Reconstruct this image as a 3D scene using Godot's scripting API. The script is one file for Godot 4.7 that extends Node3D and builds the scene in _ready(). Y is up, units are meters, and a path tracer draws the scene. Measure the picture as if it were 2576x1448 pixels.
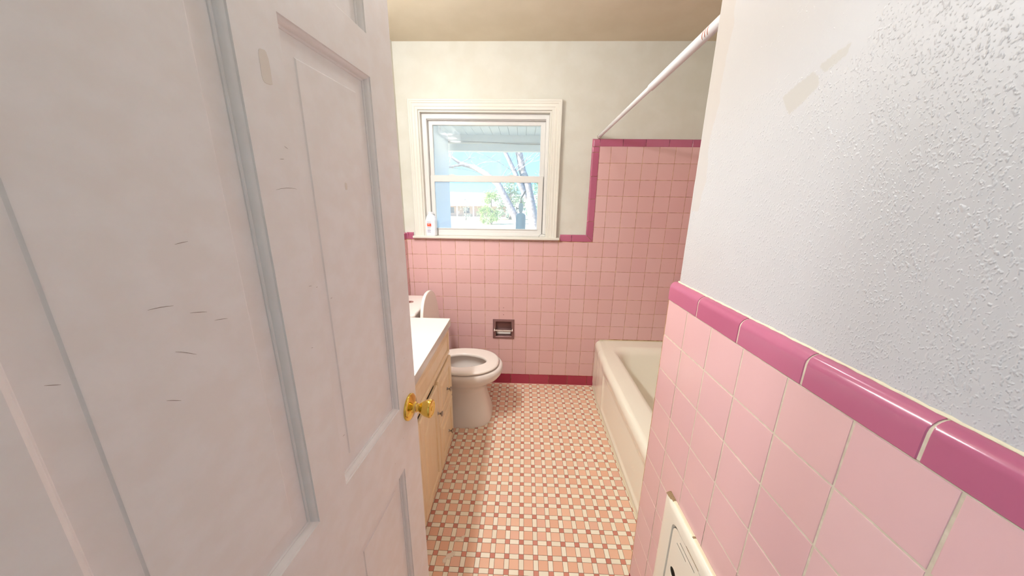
extends Node3D

# ---------------------------------------------------------------- mesh builder
class MB:
	var a := PackedVector3Array()      # triangle corners, counter-clockwise seen from outside
	var t := PackedVector2Array()
	var has_uv := false
	func tri(p: Vector3, q: Vector3, r: Vector3) -> void:
		a.append(p); a.append(q); a.append(r)
		if has_uv:
			for k in 3: t.append(Vector2.ZERO)
	func quad(p: Vector3, q: Vector3, r: Vector3, s: Vector3) -> void:
		tri(p, q, r); tri(p, r, s)
	func quad_uv(p: Vector3, q: Vector3, r: Vector3, s: Vector3, up: Vector2, uq: Vector2, ur: Vector2, us: Vector2) -> void:
		has_uv = true
		a.append_array(PackedVector3Array([p, q, r, p, r, s]))
		t.append_array(PackedVector2Array([up, uq, ur, up, ur, us]))
	func box(lo: Vector3, hi: Vector3) -> void:
		var x0 := lo.x; var y0 := lo.y; var z0 := lo.z; var x1 := hi.x; var y1 := hi.y; var z1 := hi.z
		quad(Vector3(x0, y0, z1), Vector3(x1, y0, z1), Vector3(x1, y1, z1), Vector3(x0, y1, z1))
		quad(Vector3(x1, y0, z0), Vector3(x0, y0, z0), Vector3(x0, y1, z0), Vector3(x1, y1, z0))
		quad(Vector3(x1, y0, z1), Vector3(x1, y0, z0), Vector3(x1, y1, z0), Vector3(x1, y1, z1))
		quad(Vector3(x0, y0, z0), Vector3(x0, y0, z1), Vector3(x0, y1, z1), Vector3(x0, y1, z0))
		quad(Vector3(x0, y1, z1), Vector3(x1, y1, z1), Vector3(x1, y1, z0), Vector3(x0, y1, z0))
		quad(Vector3(x0, y0, z0), Vector3(x1, y0, z0), Vector3(x1, y0, z1), Vector3(x0, y0, z1))
	# a box with its edges rounded by c
	func rbox(lo: Vector3, hi: Vector3, c: float) -> void:
		var rings := []
		var steps := [[0.0, c], [c * 0.29, c * 0.29], [c, 0.0]]
		for k in 3: rings.append(_rr(lo, hi, lo.y + steps[k][0], steps[k][1], c))
		for k in 3: rings.append(_rr(lo, hi, hi.y - steps[2 - k][0], steps[2 - k][1], c))
		loft(rings, true, true)
	func _rr(lo: Vector3, hi: Vector3, y: float, inset: float, c: float) -> PackedVector3Array:
		var out := PackedVector3Array()
		var cs := [Vector2(hi.x - c, hi.z - c), Vector2(lo.x + c, hi.z - c), Vector2(lo.x + c, lo.z + c), Vector2(hi.x - c, lo.z + c)]
		for q in 4:
			for s in 3:
				var an := (q + s / 2.0) * PI / 2
				out.append(Vector3(cs[q].x + cos(an) * (c - inset), y, cs[q].y + sin(an) * (c - inset)))
		return out
	# rings of equal length, joined in order; caps are fans from the middle
	func loft(rings: Array, cap0 := false, cap1 := false, closed := true) -> void:
		for i in rings.size() - 1:
			var p: PackedVector3Array = rings[i]; var q: PackedVector3Array = rings[i + 1]
			var n := p.size()
			for j in (n if closed else n - 1):
				var k := (j + 1) % n
				quad(p[j], q[j], q[k], p[k])
		if cap0: fan(rings[0], false)
		if cap1: fan(rings[-1], true)
	func fan(r: PackedVector3Array, flip: bool) -> void:
		var m := Vector3.ZERO
		for p in r: m += p
		m /= r.size()
		for j in r.size():
			var k := (j + 1) % r.size()
			if flip: tri(m, r[k], r[j])
			else: tri(m, r[j], r[k])
	func tube(path: PackedVector3Array, rad: Array, n: int, cap := true) -> void:
		var rings := []
		var side := Vector3.ZERO
		for i in path.size():
			var d: Vector3 = path[mini(i + 1, path.size() - 1)] - path[maxi(i - 1, 0)]
			d = d.normalized()
			if side == Vector3.ZERO:
				side = d.cross(Vector3.UP if absf(d.y) < 0.9 else Vector3.RIGHT).normalized()
			side = (side - d * side.dot(d)).normalized()
			var other := d.cross(side)
			var ring := PackedVector3Array()
			for j in n:
				var an := TAU * j / n
				ring.append(path[i] + (side * cos(an) + other * sin(an)) * float(rad[mini(i, rad.size() - 1)]))
			rings.append(ring)
		loft(rings, cap, cap)
	# profile of (radius, along) about an axis
	func lathe(profile: Array, n: int, at: Vector3, axis: Vector3) -> void:
		var side := axis.cross(Vector3.UP if absf(axis.y) < 0.9 else Vector3.RIGHT).normalized()
		var other := axis.cross(side)
		var rings := []
		for p in profile:
			var ring := PackedVector3Array()
			for j in n:
				var an := TAU * j / n
				ring.append(at + axis * float(p[1]) + (side * cos(an) + other * sin(an)) * maxf(float(p[0]), 0.00005))
			rings.append(ring)
		loft(rings, true, true)
	func mesh(smooth_deg := 40.0, toward := Vector3.ZERO) -> ArrayMesh:
		var n := a.size() / 3
		var fn := PackedVector3Array(); fn.resize(n)
		var vol := 0.0
		var sum := Vector3.ZERO
		var mid := Vector3.ZERO
		for p in a: mid += p
		mid /= maxi(1, a.size())
		for i in n:
			var p := a[3 * i]; var q := a[3 * i + 1]; var r := a[3 * i + 2]
			var c := (q - p).cross(r - p)
			vol += (p - mid).dot((q - mid).cross(r - mid))
			sum += c
			fn[i] = c
		var flip := vol < 0.0
		if toward != Vector3.ZERO: flip = sum.dot(toward) < 0.0
		var sg := -1.0 if flip else 1.0
		var nr := PackedVector3Array(); nr.resize(a.size())
		if smooth_deg > 0.0:
			var at := {}
			for i in a.size():
				var key := Vector3i((a[i] * 20000.0).round())
				if at.has(key): at[key].append(i / 3)
				else: at[key] = [i / 3]
			var lim := cos(deg_to_rad(smooth_deg))
			for i in a.size():
				var mine := fn[i / 3].normalized()
				var s := Vector3.ZERO
				for f in at[Vector3i((a[i] * 20000.0).round())]:
					var o := fn[f]
					if o.normalized().dot(mine) > lim: s += o
				nr[i] = (s.normalized() if s.length() > 0.0 else mine) * sg
		else:
			for i in a.size(): nr[i] = fn[i / 3].normalized() * sg
		var v := PackedVector3Array(); v.resize(a.size())
		var nn := PackedVector3Array(); nn.resize(a.size())
		var tt := PackedVector2Array()
		if has_uv: tt.resize(a.size())
		for i in n:
			var order := [0, 1, 2] if flip else [0, 2, 1]
			for k in 3:
				v[3 * i + k] = a[3 * i + order[k]]
				nn[3 * i + k] = nr[3 * i + order[k]]
				if has_uv: tt[3 * i + k] = t[3 * i + order[k]]
		var arr := []
		arr.resize(Mesh.ARRAY_MAX)
		arr[Mesh.ARRAY_VERTEX] = v
		arr[Mesh.ARRAY_NORMAL] = nn
		if has_uv: arr[Mesh.ARRAY_TEX_UV] = tt
		var m := ArrayMesh.new()
		m.add_surface_from_arrays(Mesh.PRIMITIVE_TRIANGLES, arr)
		return m

# ---------------------------------------------------------------- node helpers
var rng := RandomNumberGenerator.new()
var used := {}
func numbered(called: String) -> String:
	if not used.has(called):
		used[called] = 0
		return called
	used[called] += 1
	return "%s_%03d" % [called, used[called]]
func put(called: String, m: Mesh, mat: Material, parent: Node = self, at := Vector3.ZERO, basis := Basis.IDENTITY) -> MeshInstance3D:
	var o := MeshInstance3D.new()
	o.name = numbered(called) if parent == self else called
	o.mesh = m
	o.material_override = mat
	o.transform = Transform3D(basis, at)
	o.cast_shadow = GeometryInstance3D.SHADOW_CASTING_SETTING_ON
	parent.add_child(o, true)
	return o
func node(called: String, label: String, category := "", at := Vector3.ZERO, basis := Basis.IDENTITY) -> Node3D:
	var o := Node3D.new()
	o.name = numbered(called)
	o.transform = Transform3D(basis, at)
	add_child(o, true)
	tag(o, label, category)
	return o
func tag(o: Node, label: String, category := "", group := "") -> void:
	if label: o.set_meta("label", label)
	if category: o.set_meta("category", category)
	if group: o.set_meta("group", group)
func structure(o: Node, label := "") -> Node:
	o.set_meta("kind", "structure")
	if label: o.set_meta("label", label)
	return o

# ---------------------------------------------------------------- materials
func paint(c: Color, rough: float, metal := 0.0) -> StandardMaterial3D:
	var m := StandardMaterial3D.new()
	m.albedo_color = c
	m.roughness = rough
	m.metallic = metal
	return m
func noise_image(size: int, freq: float, seed_: int, octaves := 4) -> Image:
	var f := FastNoiseLite.new()
	f.seed = seed_
	f.frequency = freq
	f.fractal_octaves = octaves
	f.noise_type = FastNoiseLite.TYPE_SIMPLEX_SMOOTH
	return f.get_seamless_image(size, size)
# a colour image that wanders between two colours
func mottled(size: int, freq: float, seed_: int, c0: Color, c1: Color, octaves := 4) -> ImageTexture:
	var n := noise_image(size, freq, seed_, octaves)
	var im := Image.create(size, size, false, Image.FORMAT_RGB8)
	for y in size:
		for x in size:
			im.set_pixel(x, y, c0.lerp(c1, clampf((n.get_pixel(x, y).r - 0.25) * 2.0, 0.0, 1.0)))
	return ImageTexture.create_from_image(im)
func bumps(size: int, freq: float, seed_: int, strength: float, octaves := 3) -> ImageTexture:
	var n := noise_image(size, freq, seed_, octaves)
	n.convert(Image.FORMAT_RGBA8)
	n.bump_map_to_normal_map(strength)
	return ImageTexture.create_from_image(n)
func world_mapped(m: StandardMaterial3D, repeat_m: float) -> StandardMaterial3D:
	m.uv1_triplanar = true
	m.uv1_world_triplanar = true
	m.uv1_scale = Vector3.ONE / repeat_m
	return m
var M := {}
var tile_mats := []
var cap_mats := []
var base_mats := []

func make_materials() -> void:
	var wp := paint(Color8(219, 216, 205), 0.5)
	wp.normal_enabled = true
	wp.normal_texture = bumps(256, 0.03, 5, 4.0)
	wp.normal_scale = 0.08
	wp.albedo_texture = mottled(256, 0.012, 8, Color8(255, 255, 255), Color8(250, 249, 247))
	M.wall = world_mapped(wp, 0.6)
	var cp := paint(Color8(214, 200, 176), 0.6)
	cp.normal_enabled = true
	cp.normal_texture = M.wall.normal_texture
	cp.normal_scale = 0.06
	cp.albedo_texture = M.wall.albedo_texture
	M.ceiling = world_mapped(cp, 0.8)
	M.hall = paint(Color8(226, 224, 220), 0.7)
	M.hall_floor = paint(Color8(168, 140, 110), 0.6)
	for c in [Color8(223, 180, 177), Color8(221, 177, 175), Color8(224, 183, 180), Color8(222, 179, 175)]:
		var m := paint(c, 0.16)
		tile_mats.append(m)
	for c in [Color8(180, 98, 125), Color8(177, 94, 121), Color8(183, 103, 129)]:
		cap_mats.append(paint(c, 0.14))
	for c in [Color8(164, 52, 74), Color8(158, 46, 68), Color8(168, 58, 80)]:
		base_mats.append(paint(c, 0.2))
	var g := paint(Color8(255, 255, 255), 0.85)
	g.albedo_texture = mottled(512, 0.02, 21, Color8(170, 122, 74), Color8(214, 178, 130))
	M.grout = world_mapped(g, 0.5)
	var g2 := paint(Color8(255, 255, 255), 0.85)
	g2.albedo_texture = mottled(512, 0.03, 22, Color8(202, 185, 162), Color8(215, 200, 178))
	M.grout_near = world_mapped(g2, 0.35)
	M.caulk = paint(Color8(222, 210, 180), 0.6)
	M.pink_caulk = paint(Color8(226, 178, 160), 0.6)
	M.floor_grout = paint(Color8(126, 82, 54), 0.8)
	M.peach = [paint(Color8(234, 186, 156), 0.4), paint(Color8(231, 180, 150), 0.4), paint(Color8(237, 191, 161), 0.4), paint(Color8(232, 183, 158), 0.4)]
	M.cream = [paint(Color8(244, 234, 212), 0.4), paint(Color8(240, 229, 207), 0.4), paint(Color8(246, 237, 217), 0.4)]
	M.rose = [paint(Color8(207, 134, 114), 0.4), paint(Color8(202, 127, 108), 0.4), paint(Color8(211, 141, 121), 0.4)]
	M.smear = paint(Color8(232, 218, 200), 0.9)
	# painted door: fine brush strokes and grime
	var dp := paint(Color8(246, 243, 241), 0.42)
	dp.albedo_texture = mottled(512, 0.015, 31, Color8(255, 255, 255), Color8(252, 250, 248), 5)
	dp.normal_enabled = true
	dp.normal_texture = bumps(512, 0.05, 33, 3.0)
	dp.normal_scale = 0.05
	M.door = world_mapped(dp, 0.45)
	M.scuff = paint(Color8(234, 226, 216), 0.6)
	M.scratch = paint(Color8(168, 154, 146), 0.8)
	M.trim = paint(Color8(226, 221, 210), 0.35)
	M.vinyl = paint(Color8(226, 223, 219), 0.35)
	M.wire = paint(Color8(110, 104, 102), 0.7)
	var gl := StandardMaterial3D.new()
	gl.albedo_color = Color(0.9, 0.97, 1.0, 0.2)
	gl.transparency = BaseMaterial3D.TRANSPARENCY_ALPHA
	gl.roughness = 0.0
	M.glass = gl
	M.porcelain = paint(Color8(236, 226, 218), 0.08)
	M.seat = paint(Color8(238, 228, 218), 0.2)
	var en := paint(Color8(246, 241, 222), 0.1)
	M.enamel = en
	M.counter = paint(Color8(226, 222, 212), 0.18)
	var wd := paint(Color8(246, 224, 186), 0.3)
	wd.albedo_texture = mottled(256, 0.012, 41, Color8(255, 255, 255), Color8(252, 248, 242))
	wd.uv1_triplanar = true
	wd.uv1_world_triplanar = true
	wd.uv1_scale = Vector3(5, 1.2, 5)
	M.wood = wd
	M.hole_shade = paint(Color8(112, 78, 66), 0.7)  # brown painted in for the shade inside the screw holes
	M.chrome = paint(Color8(214, 200, 194), 0.2, 1.0)
	M.tarnish = paint(Color8(150, 116, 116), 0.35, 0.7)
	M.pewter = paint(Color8(168, 160, 152), 0.25, 1.0)
	M.brass = paint(Color8(234, 200, 98), 0.1, 1.0)
	M.rod = paint(Color8(226, 224, 226), 0.25)
	M.rod_cap = paint(Color8(200, 190, 178), 0.6)
	M.rust_mark = paint(Color8(212, 128, 96), 0.7)
	M.heater = paint(Color8(236, 226, 206), 0.28)
	M.rust = world_mapped(paint(Color8(255, 255, 255), 0.9), 0.05)
	M.rust.albedo_texture = mottled(256, 0.12, 51, Color8(104, 78, 54), Color8(188, 158, 116))
	M.yellowed = paint(Color8(232, 218, 184), 0.6)
	M.white_plastic = paint(Color8(238, 238, 242), 0.3)
	M.paper = paint(Color8(240, 234, 224), 0.8)

# ---------------------------------------------------------------- tiles
var tile_cache := {}
# face in the xy plane at z = 0, body behind it, edges cushioned
func tile_mesh(w: float, h: float, th := 0.007, ease_ := 0.0014) -> ArrayMesh:
	var key := "%.4f %.4f %.4f %.4f" % [w, h, th, ease_]
	if not tile_cache.has(key):
		var b := MB.new()
		var rings := []
		for s in [[-th, 0.0], [-ease_, 0.0], [-ease_ * 0.3, ease_ * 0.3], [0.0, ease_]]:
			var x: float = w / 2 - s[1]; var y: float = h / 2 - s[1]
			rings.append(PackedVector3Array([Vector3(-x, -y, s[0]), Vector3(x, -y, s[0]), Vector3(x, y, s[0]), Vector3(-x, y, s[0])]))
		for i in 3:
			for j in 4:
				var k := (j + 1) % 4
				b.quad(rings[i][j], rings[i][k], rings[i + 1][k], rings[i + 1][j])
		b.quad(rings[3][0], rings[3][1], rings[3][2], rings[3][3])
		b.quad(rings[0][3], rings[0][2], rings[0][1], rings[0][0])
		tile_cache[key] = b.mesh(35.0)
	return tile_cache[key]
# trim tile: u along, v across (rounded over at v = h), w out of the wall
func cap_mesh(length: float, h: float, out: float, r: float, back: float, m0 := 0.0, m1 := 0.0) -> ArrayMesh:
	var prof := [Vector2(0, -back), Vector2(0, out - 0.0012), Vector2(0.0012, out)]
	for k in 6:
		var an := PI / 2 * (1.0 - k / 5.0)
		prof.append(Vector2(h - r + cos(an) * r, out - r + sin(an) * r))
	prof.append(Vector2(h, -back))
	var b := MB.new()
	var rings := []
	for e in [[0.0, 0.0012, m0], [0.0012, 0.0, m0], [length - 0.0012, 0.0, m1], [length, 0.0012, m1]]:
		var ring := PackedVector3Array()
		for p in prof:
			ring.append(Vector3(e[0] + e[2] * p.x, p.x, p.y - (e[1] if p.y > 0.0 else 0.0)))
		rings.append(ring)
	b.loft(rings, true, true)
	return b.mesh(35.0)

const P := 0.1095
const G := 0.0022
const Y0 := 1.1828

func add_tile(parent: Node, x0: float, x1: float, y0: float, y1: float, origin: Vector3, basis: Basis, mats: Array, called := "tile", gap := G, ease_ := 0.0014) -> void:
	var w := x1 - x0 - gap
	var h := y1 - y0 - gap
	if w < 0.004 or h < 0.004: return
	var lift := rng.randf_range(-0.0003, 0.0004)
	var tilt := Basis.from_euler(Vector3(rng.randf_range(-1, 1) * 0.0028, rng.randf_range(-1, 1) * 0.0028, rng.randf_range(-1, 1) * 0.003))
	put(called, tile_mesh(w, h, 0.007, ease_), mats[rng.randi() % mats.size()], parent, origin + basis * Vector3((x0 + x1) / 2, (y0 + y1) / 2, lift), basis * tilt)

# ---------------------------------------------------------------- start
func _ready() -> void:
	rng.seed = 7
	# camera
	var cam := Camera3D.new()
	cam.name = "camera"
	cam.position = Vector3(0.1707, 1.4695, 2.4068)
	cam.basis = Basis.from_euler(Vector3(-0.26218, 0.02955, 0.01316), EULER_ORDER_YXZ)
	cam.fov = 83.222
	cam.near = 0.02
	cam.far = 400.0
	add_child(cam)
	cam.current = true
	# sky
	var env := Environment.new()
	var sm := ProceduralSkyMaterial.new()
	sm.sky_top_color = Color8(48, 124, 204)
	sm.sky_horizon_color = Color8(118, 192, 236)
	sm.sky_curve = 0.16
	sm.ground_bottom_color = Color8(150, 150, 130)
	sm.ground_horizon_color = Color8(210, 220, 215)
	sm.energy_multiplier = 3.6
	var sky := Sky.new()
	sky.sky_material = sm
	env.background_mode = Environment.BG_SKY
	env.sky = sky
	env.tonemap_mode = Environment.TONE_MAPPER_LINEAR
	env.tonemap_exposure = 1.18
	env.sdfgi_enabled = true
	env.ssao_enabled = true
	env.ssil_enabled = true
	var we := WorldEnvironment.new()
	we.name = "world_environment"
	we.environment = env
	add_child(we)
	# sun behind the house, lighting the yard
	var sun := DirectionalLight3D.new()
	sun.name = "sun"
	sun.basis = Basis.looking_at(Vector3(0.8, -0.6, -0.42).normalized())
	sun.light_color = Color8(255, 246, 230)
	sun.light_energy = 5.5
	sun.light_angular_distance = 0.5
	sun.shadow_enabled = true
	add_child(sun)

	make_materials()
	build_shell()
	build_floor()
	build_back_wall_tiles()
	build_right_wall()
	build_window()
	build_door()
	build_tub()
	build_toilet()
	build_vanity()
	build_small_things()
	build_lamps()
	build_outside()

# ---------------------------------------------------------------- room shell
const LX := -0.692     # face of the left wall tiles
func build_shell() -> void:
	# back wall with the window opening and the niche of the paper holder
	var b := MB.new()
	var z0 := -0.16; var z1 := -0.012
	b.box(Vector3(-0.85, -0.1, z0), Vector3(-0.556, 2.46, z1))
	b.box(Vector3(0.35, -0.1, z0), Vector3(1.68, 2.46, z1))
	b.box(Vector3(-0.556, 2.056, z0), Vector3(0.35, 2.46, z1))
	b.box(Vector3(-0.556, 0.545, z0), Vector3(0.35, 1.195, z1))
	b.box(Vector3(-0.556, -0.1, z0), Vector3(0.35, 0.425, z1))
	b.box(Vector3(-0.556, 0.425, z0), Vector3(-0.03, 0.545, z1))
	b.box(Vector3(0.103, 0.425, z0), Vector3(0.35, 0.545, z1))
	b.box(Vector3(-0.03, 0.425, z0), Vector3(0.103, 0.545, -0.1))
	var w := put("wall_back", b.mesh(0.0), M.wall)
	structure(w, "cream painted back wall with window above pink tile wainscot")
	# left wall
	b = MB.new()
	b.box(Vector3(-0.85, -0.1, -0.012), Vector3(LX - 0.012, 2.46, 2.46))
	w = put("wall_left", b.mesh(0.0), M.wall)
	structure(w, "cream painted left wall behind toilet and vanity")
	# side wall of the tub
	b = MB.new()
	b.box(Vector3(1.53, -0.1, -0.012), Vector3(1.68, 2.46, 2.46))
	w = put("wall_tub", b.mesh(0.0), M.wall)
	structure(w, "painted wall along the far side of the bathtub")
	# wall with the doorway
	b = MB.new()
	b.box(Vector3(LX - 0.012, -0.1, 2.352), Vector3(-0.2, 2.46, 2.46))
	b.box(Vector3(0.56, -0.1, 2.352), Vector3(1.53, 2.46, 2.46))
	b.box(Vector3(-0.2, 2.06, 2.352), Vector3(0.56, 2.46, 2.46))
	w = put("wall_front", b.mesh(0.0), M.wall)
	structure(w, "painted wall around the open doorway")
	# ceiling
	b = MB.new()
	b.box(Vector3(-1.6, 2.46, -0.16), Vector3(1.9, 2.62, 3.9))
	w = put("ceiling", b.mesh(0.0), M.ceiling)
	structure(w, "plain cream painted ceiling")
	# hall behind the camera
	b = MB.new()
	b.box(Vector3(-1.6, -0.1, 2.46), Vector3(1.9, -0.004, 3.9))
	w = put("floor_hall", b.mesh(0.0), M.hall_floor)
	structure(w, "brown hall floor outside the doorway")
	for q in [["wall_hall_back", Vector3(-1.6, -0.004, 3.75), Vector3(1.9, 2.46, 3.9)], ["wall_hall_left", Vector3(-1.6, -0.004, 2.46), Vector3(-1.45, 2.46, 3.75)], ["wall_hall_right", Vector3(1.75, -0.004, 2.46), Vector3(1.9, 2.46, 3.75)], ["wall_hall_front", Vector3(-1.45, -0.1, 2.36), Vector3(-0.85, 2.46, 2.46)]]:
		b = MB.new()
		b.box(q[1], q[2])
		w = put(q[0], b.mesh(0.0), M.hall)
		structure(w, "off-white wall of the hall outside the bathroom")
	b = MB.new()
	b.box(Vector3(1.68, -0.1, 2.36), Vector3(1.75, 2.46, 2.46))
	w = put("wall_hall_end", b.mesh(0.0), M.hall)
	structure(w, "short off-white end piece of the hall wall")

# ---------------------------------------------------------------- floor
func build_floor() -> void:
	var b := MB.new()
	b.box(Vector3(-0.85, -0.12, -0.16), Vector3(1.68, -0.0009, 2.46))
	var f := put("floor", b.mesh(0.0), M.floor_grout)
	structure(f, "mosaic floor of peach squares, cream strips and small rose squares")
	var q := 0.06171
	var s := q / 3.0 + 0.0002
	var fa := -0.00502
	var turn := Basis(Vector3.UP, fa)
	var list := []
	for i in range(-11, 16):
		for j in range(-22, 19):
			for kind in 4:
				var u0: float = [s, 0.0, s, 0.0][kind]; var u1: float = [q, s, q, s][kind]
				var v0: float = [s, 0.0, 0.0, s][kind]; var v1: float = [q, s, s, q][kind]
				var a := i + (u0 + u1) / 2 / q; var c := j + (v0 + v1) / 2 / q
				var x := -0.1239 + q * (a + fa * c)
				var z := 1.2284 + q * (c - fa * a)
				var hw := (u1 - u0) / 2; var hd := (v1 - v0) / 2
				var x0 := maxf(x - hw, LX + 0.001); var x1 := minf(x + hw, 0.78)
				var z0 := maxf(z - hd, 0.0025); var z1 := minf(z + hd, 2.345)
				if x1 - x0 < 0.004 or z1 - z0 < 0.004: continue
				x = (x0 + x1) / 2; z = (z0 + z1) / 2
				if x < -0.285 and z > 0.66 and z < 1.56: continue     # under the vanity
				if x > 0.62 and z > 1.48: continue
				var d := Vector2(x - 0.17, z - 2.41).length()
				var hid := x < -0.27 or z > 1.85 or (x > 0.6 and z > 1.2)
				list.append([kind, x, z, x1 - x0, z1 - z0, d + (9.0 if hid else 0.0)])
	list.sort_custom(func(m, n): return m[5] < n[5])
	var gap := 0.0014
	var mats := [M.peach, M.rose, M.cream, M.cream]
	var called := ["square_tile", "small_tile", "strip_tile", "strip_tile"]
	var count := {"square_tile": 0, "small_tile": 0, "strip_tile": 0}
	var rest := [MB.new(), MB.new(), MB.new()]
	var flat := Basis(Vector3.RIGHT, -PI / 2)
	for e in list:
		var k: int = e[0]
		var lift := rng.randf_range(-0.00012, 0.00012)
		if count[called[k]] < 300 and e[5] < 9.0:
			count[called[k]] += 1
			put(called[k], tile_mesh(e[3] - gap, e[4] - gap, 0.006, 0.0005), mats[k][rng.randi() % mats[k].size()], f, Vector3(e[1], lift, e[2]), turn * flat)
		else:
			var mb: MB = rest[mini(k, 2)]
			var hw: float = (e[3] - gap) / 2; var hd: float = (e[4] - gap) / 2
			var c := Vector3(e[1], 0, e[2])
			mb.box(c - Vector3(hw, 0.005, hd), c + Vector3(hw, lift, hd))
	var am := ArrayMesh.new()
	for k in 3:
		am.add_surface_from_arrays(Mesh.PRIMITIVE_TRIANGLES, rest[k].mesh(0.0).surface_get_arrays(0))
	for k in 3: am.surface_set_material(k, [M.peach[0], M.rose[0], M.cream[0]][k])
	var r := MeshInstance3D.new()
	r.name = "far_mosaic"
	r.mesh = am
	r.set_meta("kind", "stuff")
	f.add_child(r)
	# smears of plaster left on the tiles
	for sm in [[-0.1108, 1.371, 0.032, 0.016, 0.7, 3], [-0.0687, 1.291, 0.014, 0.009, 0.5, 4], [-0.193, 0.891, 0.016, 0.007, 0.2, 5], [-0.0964, 1.306, 0.016, 0.006, 0.2, 9], [-0.128, 1.392, 0.018, 0.012, 1.2, 12]]:
		rng.seed = sm[5]
		var m := MB.new()
		var ring0 := PackedVector3Array(); var ring1 := PackedVector3Array()
		for k in 40:
			var an := TAU * k / 40
			var rad := rng.randf_range(0.45, 1.0)
			var p := Vector3(cos(an) * sm[2] * rad, 0, sin(an) * sm[3] * rad).rotated(Vector3.UP, sm[4])
			ring0.append(p)
			ring1.append(p * 0.9 + Vector3(0, 0.0006, 0))
		m.loft([ring0, ring1], false, true)
		put("plaster_smear", m.mesh(20.0), M.smear, f, Vector3(sm[0], 0.0002, sm[1]))
	rng.seed = 11

# ---------------------------------------------------------------- tiles of the back, left and tub walls
func build_back_wall_tiles() -> void:
	var w: Node = get_node("wall_back")
	# bed of grout behind the tiles
	var b := MB.new()
	var zb := -0.0125; var zf := -0.0016
	b.box(Vector3(LX - 0.012, 0, zb), Vector3(-0.03, 1.21, zf))
	b.box(Vector3(0.103, 0, zb), Vector3(1.53, 1.21, zf))
	b.box(Vector3(-0.03, 0, zb), Vector3(0.103, 0.425, zf))
	b.box(Vector3(-0.03, 0.545, zb), Vector3(0.103, 1.21, zf))
	b.box(Vector3(0.645, 1.21, zb), Vector3(1.53, 1.862, zf))
	put("grout_bed", b.mesh(0.0), M.grout, w)
	var xs := [LX]
	for k in range(-6, 14): xs.append(k * P)
	xs.append(1.528)
	for i in xs.size() - 1:
		var x0: float = xs[i]; var x1: float = xs[i + 1]
		for r in range(-6, 10):
			var ya := Y0 - (r + 1) * P; var yb := Y0 - r * P
			var left := x0
			if r < 0:
				if x1 < 0.70: continue
				left = maxf(x0, 0.6875)
			if x0 > 0.79 and yb < 0.43: continue
			# tiles cut around the niche
			if x0 < 0.103 and x1 > -0.03 and ya < 0.545 and yb > 0.425:
				cut_tile(w, x0, x1, ya, yb)
				continue
			add_tile(w, left, x1, ya, yb, Vector3.ZERO, Basis.IDENTITY, tile_mats)
		if x1 <= 0.46 and x0 > -0.66:
			add_tile(w, x0, x1, Y0, 1.199, Vector3.ZERO, Basis.IDENTITY, tile_mats)
	# maroon caps
	var ht := 0.0495
	for s in [[LX, -0.676], [-0.676, -0.638], [0.446, 0.533]]:
		put("cap_tile", cap_mesh(s[1] - s[0] - G, ht, 0.002, 0.011, 0.012), cap_mats[rng.randi() % 3], w, Vector3(s[0] + G / 2, 1.1862, 0))
	put("cap_tile", cap_mesh(0.688 - 0.533 - G - 0.001, ht, 0.002, 0.011, 0.012, 0.0, -1.0), cap_mats[0], w, Vector3(0.533 + G / 2, 1.1862, 0))
	var up := Basis(Vector3.UP, Vector3.LEFT, Vector3.BACK)
	var ys := [1.1875, 1.334, 1.4892, 1.6427, 1.7984, 1.8362]
	for i in 5:
		put("cap_tile", cap_mesh(ys[i + 1] - ys[i] - G, ht, 0.002, 0.011, 0.012, 1.0 if i == 0 else 0.0), cap_mats[(i + 1) % 3], w, Vector3(0.6865, ys[i] + G / 2, 0), up)
	# corner cap, rounded over on two sides
	var c := MB.new()
	var n := 9
	var pts := []
	for j in n:
		var row := []
		for i in n:
			var u := 0.049 * i / (n - 1.0); var v := 0.0485 * j / (n - 1.0)
			var ou := round_over(0.049 - u, 0.014); var ov := round_over(0.0485 - v, 0.014)
			row.append(Vector3(0.6865 - u, 1.8362 + G / 2 + v, minf(ou, ov) + 0.002))
		pts.append(row)
	for j in n - 1:
		for i in n - 1:
			c.quad(pts[j][i], pts[j + 1][i], pts[j + 1][i + 1], pts[j][i + 1])
	put("cap_tile", c.mesh(50.0, Vector3.BACK), cap_mats[2], w)
	var hx := [0.6873, 0.8438, 0.9976, 1.1537, 1.3076, 1.4616, 1.528]
	for i in 6:
		put("cap_tile", cap_mesh(hx[i + 1] - hx[i] - G, 0.0495, 0.002, 0.011, 0.012), cap_mats[i % 3], w, Vector3(hx[i] + G / 2, 1.8365, 0))
	# base course
	var bx := [LX, -0.521, -0.3655, -0.21, -0.0555, 0.0992, 0.2531, 0.4114, 0.5656, 0.7261, 0.79]
	for i in 10:
		add_tile(w, bx[i], bx[i + 1], 0.0, 0.0878, Vector3(0, 0, 0.0015), Basis.IDENTITY, base_mats, "base_tile")
	b = MB.new()
	b.tube(PackedVector3Array([Vector3(LX, 0.0005, 0.003), Vector3(0.3, 0.0008, 0.003), Vector3(0.77, 0.0005, 0.003)]), [0.0035], 6)
	put("caulk", b.mesh(50.0), M.pink_caulk, w)
	# two old screw holes above the paper holder, shade inside painted as brown discs
	for h in [Vector2(0.036, 0.662), Vector2(0.036, 0.604)]:
		var m := MB.new()
		m.lathe([[0.0028, -0.001], [0.0028, 0.0004], [0.0018, 0.0005]], 10, Vector3.ZERO, Vector3.BACK)
		put("screw_hole_disc", m.mesh(30.0), M.hole_shade, w, Vector3(h.x, h.y, 0.0003))
	# left wall: from the back corner to the vanity
	var lw: Node = get_node("wall_left")
	b = MB.new()
	b.box(Vector3(LX - 0.0125, 0, -0.0016), Vector3(LX - 0.0016, 1.21, 2.35))
	put("grout_bed", b.mesh(0.0), M.grout, lw)
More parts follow.
